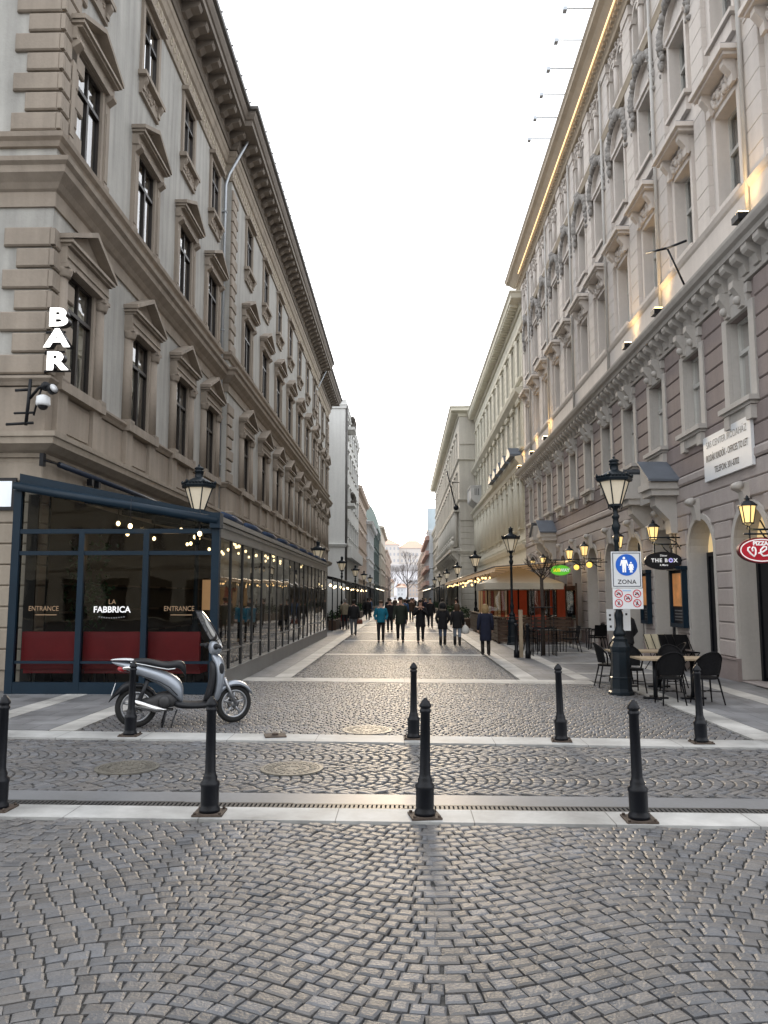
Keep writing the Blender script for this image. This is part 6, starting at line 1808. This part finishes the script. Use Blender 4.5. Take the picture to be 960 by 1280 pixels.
# realise the skin bodies
for (o,rad,mat,parent) in SKINQ:
    sk=o.data.skin_vertices[0].data
    for i,r in enumerate(rad): sk[i].radius=(r,r); sk[i].use_root=(i==0)
dg=bpy.context.evaluated_depsgraph_get(); dg.update()
done=[]
for (o,rad,mat,parent) in SKINQ:
    me=bpy.data.meshes.new_from_object(o.evaluated_get(dg)); done.append((o,me,mat,parent))
for (o,me,mat,parent) in done:
    o.modifiers.clear(); old=o.data; o.data=me; bpy.data.meshes.remove(old)
    me.name='body'; me.materials.clear(); me.materials.append(mat); o.parent=parent
    me.polygons.foreach_set('use_smooth',[True]*len(me.polygons))
# ------------------------------------------------------------------ scooter
m_silver=M('silver_paint',(.30,.33,.375),.34,.06,3,metal=.5,spec=.5,coat=.3,fine=.02)
m_plast=M('black_plastic',(.012,.013,.016),.5,.15,6)
m_tyre=M('tyre_rubber',(.014,.014,.014),.8,.2,8)
m_alu=M('wheel_alloy',(.36,.37,.39),.35,.1,4,metal=.8)
m_chrome=M('chrome',(.6,.6,.6),.15,.05,3,metal=1)
m_tail=M('tail_red',(.40,.01,.015),.25,.1,4,spec=.6)
S=thing('scooter','silver scooter with black seat and tall windshield parked before the pavilion glass','scooter',(-3.83,11.12,0),R(19))
def rx(p): return Matrix.Rotation(PI/2,3,'X')
def wheel(par,r,w,name='wheel'):
    Mx=Matrix.Rotation(PI/2,3,'X')
    wo=MB(); wo.lathe([(.001,-.05),(.045,-.05),(.045,.05),(.001,.05)],n=14,M=Mx); wo=wo.build(name,m_alu,par)
    mb=MB(); tw=w/2; mb.lathe([(r*.70,-tw*.7),(r*.82,-tw),(r*.94,-tw*.9),(r,-tw*.35),(r,tw*.35),(r*.94,tw*.9),(r*.82,tw),(r*.70,tw*.7)],n=36,M=Mx,loop=True); mb.build('tyre',m_tyre,wo)
    mb=MB(); mb.lathe([(r*.66,-tw*.75),(r*.74,-tw*.8),(r*.72,0),(r*.74,tw*.8),(r*.66,tw*.75),(r*.64,0)],n=36,M=Mx,loop=True)
    for k in range(5):
        a=2*PI*k/5+.3; d=Vector((math.cos(a),0,math.sin(a))); mb.tube([d*.03,d*r*.4,d*r*.68],[.022,.016,.024],6)
    mb.build('rim',m_alu,wo)
    mb=MB(); mb.lathe([(.05,-.06),(.115,-.06),(.115,-.056),(.05,-.056)],n=24,M=Mx,loop=True); mb.build('brake_disc',m_chrome,wo)
    return wo
rw=wheel(S,.29,.13); rw.location=(0,0,.29)
def ysec(x,zc,hz,hy,n=14,p=2.6):
    o=[]
    for k in range(n):
        a=2*PI*k/n; c,s_=math.cos(a),math.sin(a)
        o.append((x,hy*math.copysign(abs(c)**(2/p),c),zc+hz*math.copysign(abs(s_)**(2/p),s_)))
    return o
mb=MB(); mb.loft([ysec(*q) for q in((-.36,.925,.010,.04),(-.24,.895,.035,.09),(-.10,.85,.065,.125),(.08,.79,.09,.15),(.28,.715,.105,.165),(.42,.64,.135,.165),(.54,.55,.165,.15),(.62,.47,.16,.12),(.65,.43,.12,.08))]); mb.build('tail_body',m_silver,S,sub=1)
mb=MB(); mb.loft([ysec(*q) for q in((-.38,.955,.006,.05),(-.25,.965,.014,.10),(-.08,.955,.02,.10),(0,.93,.015,.06))]); mb.build('grab_rail',M('white_paint',(.6,.62,.64),.4,.05,2),S,sub=1)
mb=MB(); mb.loft([ysec(*q) for q in((-.14,.915,.02,.08),(-.04,.935,.04,.12),(.12,.925,.05,.14),(.27,.885,.05,.145),(.40,.855,.045,.145),(.50,.875,.055,.135),(.60,.875,.06,.11),(.66,.80,.10,.08),(.68,.74,.06,.05))]); mb.build('seat',m_plast,S,sub=1)
mb=MB()
for s in(-1,1): mb.tube([(-.10,s*.10,.925),(.10,s*.145,.885),(.27,s*.15,.845),(.42,s*.148,.815),(.52,s*.14,.825)],.007,5)
mb.build('seat_piping',m_signw,S)
for s in(-1,1):
    mb=MB(); mb.tube([(-.18,s*.118,.80),(.05,s*.153,.735),(.30,s*.166,.65),(.45,s*.165,.56),(.56,s*.14,.44)],.006,5); mb.build('panel_gap',m_plast,S)
mb=MB(); mb.ball((-.20,0,.83),.07,12,8,sx=1.1,sy=1.3,sz=.7); mb.build('tail_light',m_tail,S)
for s in(-1,1):
    mb=MB(); mb.ball((-.13,s*.125,.845),.05,10,6,sx=1.6,sy=.5,sz=.6); mb.build('indicator',m_chrome,S)
mb=MB(); mb.loft([ysec(*q) for q in((-.02,.62,.05,.10),(-.14,.60,.06,.10),(-.24,.52,.05,.09),(-.33,.44,.03,.085),(-.38,.36,.012,.08))]); mb.build('rear_mudguard',m_plast,S,sub=1)
mb=MB(); mb.add([(-.335,y,z) if z<.55 else (-.29,y,z) for z in(.47,.62) for y in(-.10,.10)]+[(-.345,y,z) if z<.55 else (-.30,y,z) for z in(.47,.62) for y in(-.10,.10)],[(0,1,3,2),(4,5,7,6),(0,1,5,4),(2,3,7,6),(0,2,6,4),(1,3,7,5)]); mb.build('number_plate',m_signw,S)
mb=MB()
a0=[(.31*math.cos(R(a)),.29+.31*math.sin(R(a))) for a in range(15,150,15)]
mb.loft([[(x+dx,y,z+dz) for (y,dx,dz) in((-.085,0,-.03),(-.05,0,.015),(.05,0,.015),(.085,0,-.03),(.05,0,0),(-.05,0,0))] for x,z in a0],cap=True); mb.build('inner_fender',m_plast,S)
mb=MB(); mb.loft([ysec(*q) for q in((-.04,.30,.05,.05),(.12,.32,.09,.10),(.30,.36,.12,.12),(.46,.38,.12,.11),(.56,.36,.08,.08))]); mb.ball((.38,-.12,.36),.085,12,8,sy=.5); mb.build('engine',M('engine_metal',(.05,.05,.052),.5,.3,10,metal=.3),S)
mb=MB(); mb.tube([(.5,-.08,.24),(.36,-.13,.25),(.26,-.155,.27),(-.02,-.165,.36),(-.06,-.165,.375)],[.02,.025,.055,.062,.05],12); mb.build('exhaust',m_chrome,S)
mb=MB(); mb.tube([(.14,.13,.62),(.02,.14,.32)],.028,8); mb.tube([(.14,-.13,.66),(.03,-.13,.35)],.028,8); mb.build('shock_absorber',m_plast,S)
mb=MB(); mb.loft([ysec(*q) for q in((.50,.33,.06,.12),(.62,.29,.055,.17),(.85,.28,.05,.18),(1.05,.29,.055,.17),(1.14,.34,.06,.12))]); mb.build('floorboard',m_plast,S,sub=1)
def zsec(z,xc,hx,hy,n=14,p=2.4):
    o=[]
    for k in range(n):
        a=2*PI*k/n; c,s_=math.cos(a),math.sin(a)
        o.append((xc+hx*math.copysign(abs(c)**(2/p),c),hy*math.copysign(abs(s_)**(2/p),s_),z))
    return o
mb=MB(); mb.loft([zsec(*q) for q in((.30,1.09,.05,.09),(.42,1.13,.06,.16),(.58,1.16,.065,.20),(.74,1.165,.08,.205),(.88,1.15,.085,.18),(.97,1.11,.075,.12),(1.02,1.08,.05,.08))]); mb.build('front_shield',m_silver,S,sub=1)
mb=MB(); mb.loft([zsec(*q) for q in((.31,.97,.06,.12),(.45,1.02,.06,.15),(.62,1.06,.05,.17),(.80,1.07,.05,.17),(.92,1.05,.05,.13))]); mb.build('leg_shield',m_plast,S,sub=1)
for s in(-1,1):
    mb=MB(); mb.ball((1.17,s*.175,.80),.06,10,6,sx=.6,sy=.5,sz=1.5); mb.build('front_grille',m_plast,S)
mb=MB(); 
for s in (-1,1): mb.tube([(.42,s*.10,.26),(.36,s*.16,.01)],.014,6)
mb.tube([(.36,-.16,.012),(.36,.16,.012)],.012,6); mb.tube([(.56,-.13,.24),(.5,-.2,.10),(.48,-.24,.01)],.012,6); mb.build('stand',m_plast,S)
# steering group turned away from the viewer, part of the scooter
SG=bpy.data.objects.new('steering',None); COL.objects.link(SG); SG.parent=S; SG.location=(1.22,0,0); SG.rotation_euler=(0,0,R(17)); 
ox=-1.22
fw=wheel(SG,.275,.10); fw.location=(1.385+ox,0,.275)
for o in [fw]: pass
mb=MB()
a0=[(1.385+ox+.315*math.cos(R(a)),.275+.315*math.sin(R(a))) for a in range(28,165,12)]
mb.loft([[(x,y*(1-.25*abs(i-5)/5),z+dz) for (y,dz) in((-.085,-.05),(-.07,.0),(0,.028),(.07,.0),(.085,-.05),(.06,-.012),(0,.014),(-.06,-.012))] for i,(x,z) in enumerate(a0)]); mb.build('front_fender',m_silver,SG)
mb=MB()
for s in(-1,1): mb.tube([(1.20+ox,s*.075,.66),(1.385+ox,s*.075,.275)],[.028,.022],8)
mb.build('fork',m_alu,SG)
mb=MB(); mb.loft([zsec(*q) for q in((1.00,1.07+ox,.06,.08),(1.06,1.08+ox,.085,.14),(1.12,1.08+ox,.09,.15),(1.17,1.06+ox,.06,.11),(1.20,1.04+ox,.03,.06))]); mb.build('headset',m_silver,SG,sub=1)
mb=MB(); mb.ball((1.15+ox,0,1.11),.075,12,8,sx=.5,sy=1.1,sz=.75); mb.build('headlight',m_chrome,SG)
for s in(-1,1):
    mb=MB(); mb.tube([(1.06+ox,s*.10,1.13),(1.03+ox,s*.22,1.14),(1.00+ox,s*.36,1.13)],[.02,.024,.024],8); mb.tube([(1.05+ox,s*.16,1.12),(1.07+ox,s*.25,1.11),(1.05+ox,s*.35,1.10)],.008,5); mb.build('handle_grip',m_plast,SG)
    mb=MB(); mb.ball((1.02+ox,s*.17,1.13),.045,8,6); mb.build('brake_reservoir',m_plast,SG)
mb=MB(); n=10; vs=[]
for z,x,hw in((1.14,1.19,.20),(1.28,1.11,.235),(1.44,1.01,.22),(1.58,.915,.17),(1.64,.87,.10)):
    for k in range(n+1):
        f=-1+2*k/n; vs.append((x+ox-.07*f*f,hw*f,z))
mb.add(vs,[(j*(n+1)+k,j*(n+1)+k+1,(j+1)*(n+1)+k+1,(j+1)*(n+1)+k) for j in range(4) for k in range(n)],True); mb.build('windshield',glass('windshield_tint',(.52,.40,.24),1.6,.03,1.2,.10),SG,fix=False)
mb=MB(); mb.tube([(vs[i][0],vs[i][1],vs[i][2]) for i in [11*j for j in range(5)]+[44+k for k in range(1,10)]+[10+11*j for j in range(4,-1,-1)]],.007,5); mb.build('windshield_edge',m_plast,SG)
# ------------------------------------------------------------------ white car crossing at the far end
t=thing('parked_car','white car crossing the street far behind the walkers','car',(1.1,128,0))
mb=MB(); mb.prism([(-2.1,.35),(2.1,.35),(2.15,.75),(1.35,.92),(.6,1.45),(-1.3,1.5),(-2.0,.95),(-2.15,.8)],-.85,.85,'y'); mb.build('body',m_white,t)
mb=MB(); mb.prism([(-1.75,.98),(1.15,.95),(.5,1.38),(-1.25,1.42)],-.86,-.851,'y'); mb.build('window',m_black,t)
for x in(-1.35,1.35):
    mb=MB(); mb.lathe([(.1,-.1),(.32,-.1),(.32,.1),(.1,.1)],x,-.8,.32,16,M=Matrix.Rotation(PI/2,3,'X')); mb.build('wheel',m_tyre,t)
# ------------------------------------------------------------------ unseen houses behind the viewer, added to darken what the pavilion glass mirrors

for i,(x0,L_,h,m_) in enumerate(((34,38,19,m_greystone),(-5,30,22,m_cream2))):
    b=block('added_house',['added unseen grey stone house behind the viewer, right','added unseen cream house behind the viewer, left'][i],-1,0,0,L_,h,m_,[5.5,9.3,13.1],3.4,2,(1.2,2.1),eave=.7)
    b.location=(x0,-34,0); b.rotation_euler=(0,0,PI/2)

# vary curtains: some windows bare, some half-lowered, some tinted as if lit from within
rr=random.Random(77)
for o in list(COL.objects):
    if o.name.split('.')[0]=='curtain':
        q=rr.random()
        if q<.28: bpy.data.objects.remove(o)
        elif q<.5: o.scale=(1,rr.uniform(.75,.98),1)
        elif q<.66:
            k=rr.uniform(.4,.75); zt=max(v.co.z for v in o.data.vertices); o.scale=(1,1,k); o.location=(0,0,zt*(1-k))
        elif q<.72:
            o.material_slots[0].link='OBJECT'; o.material_slots[0].material=m_curtain_y
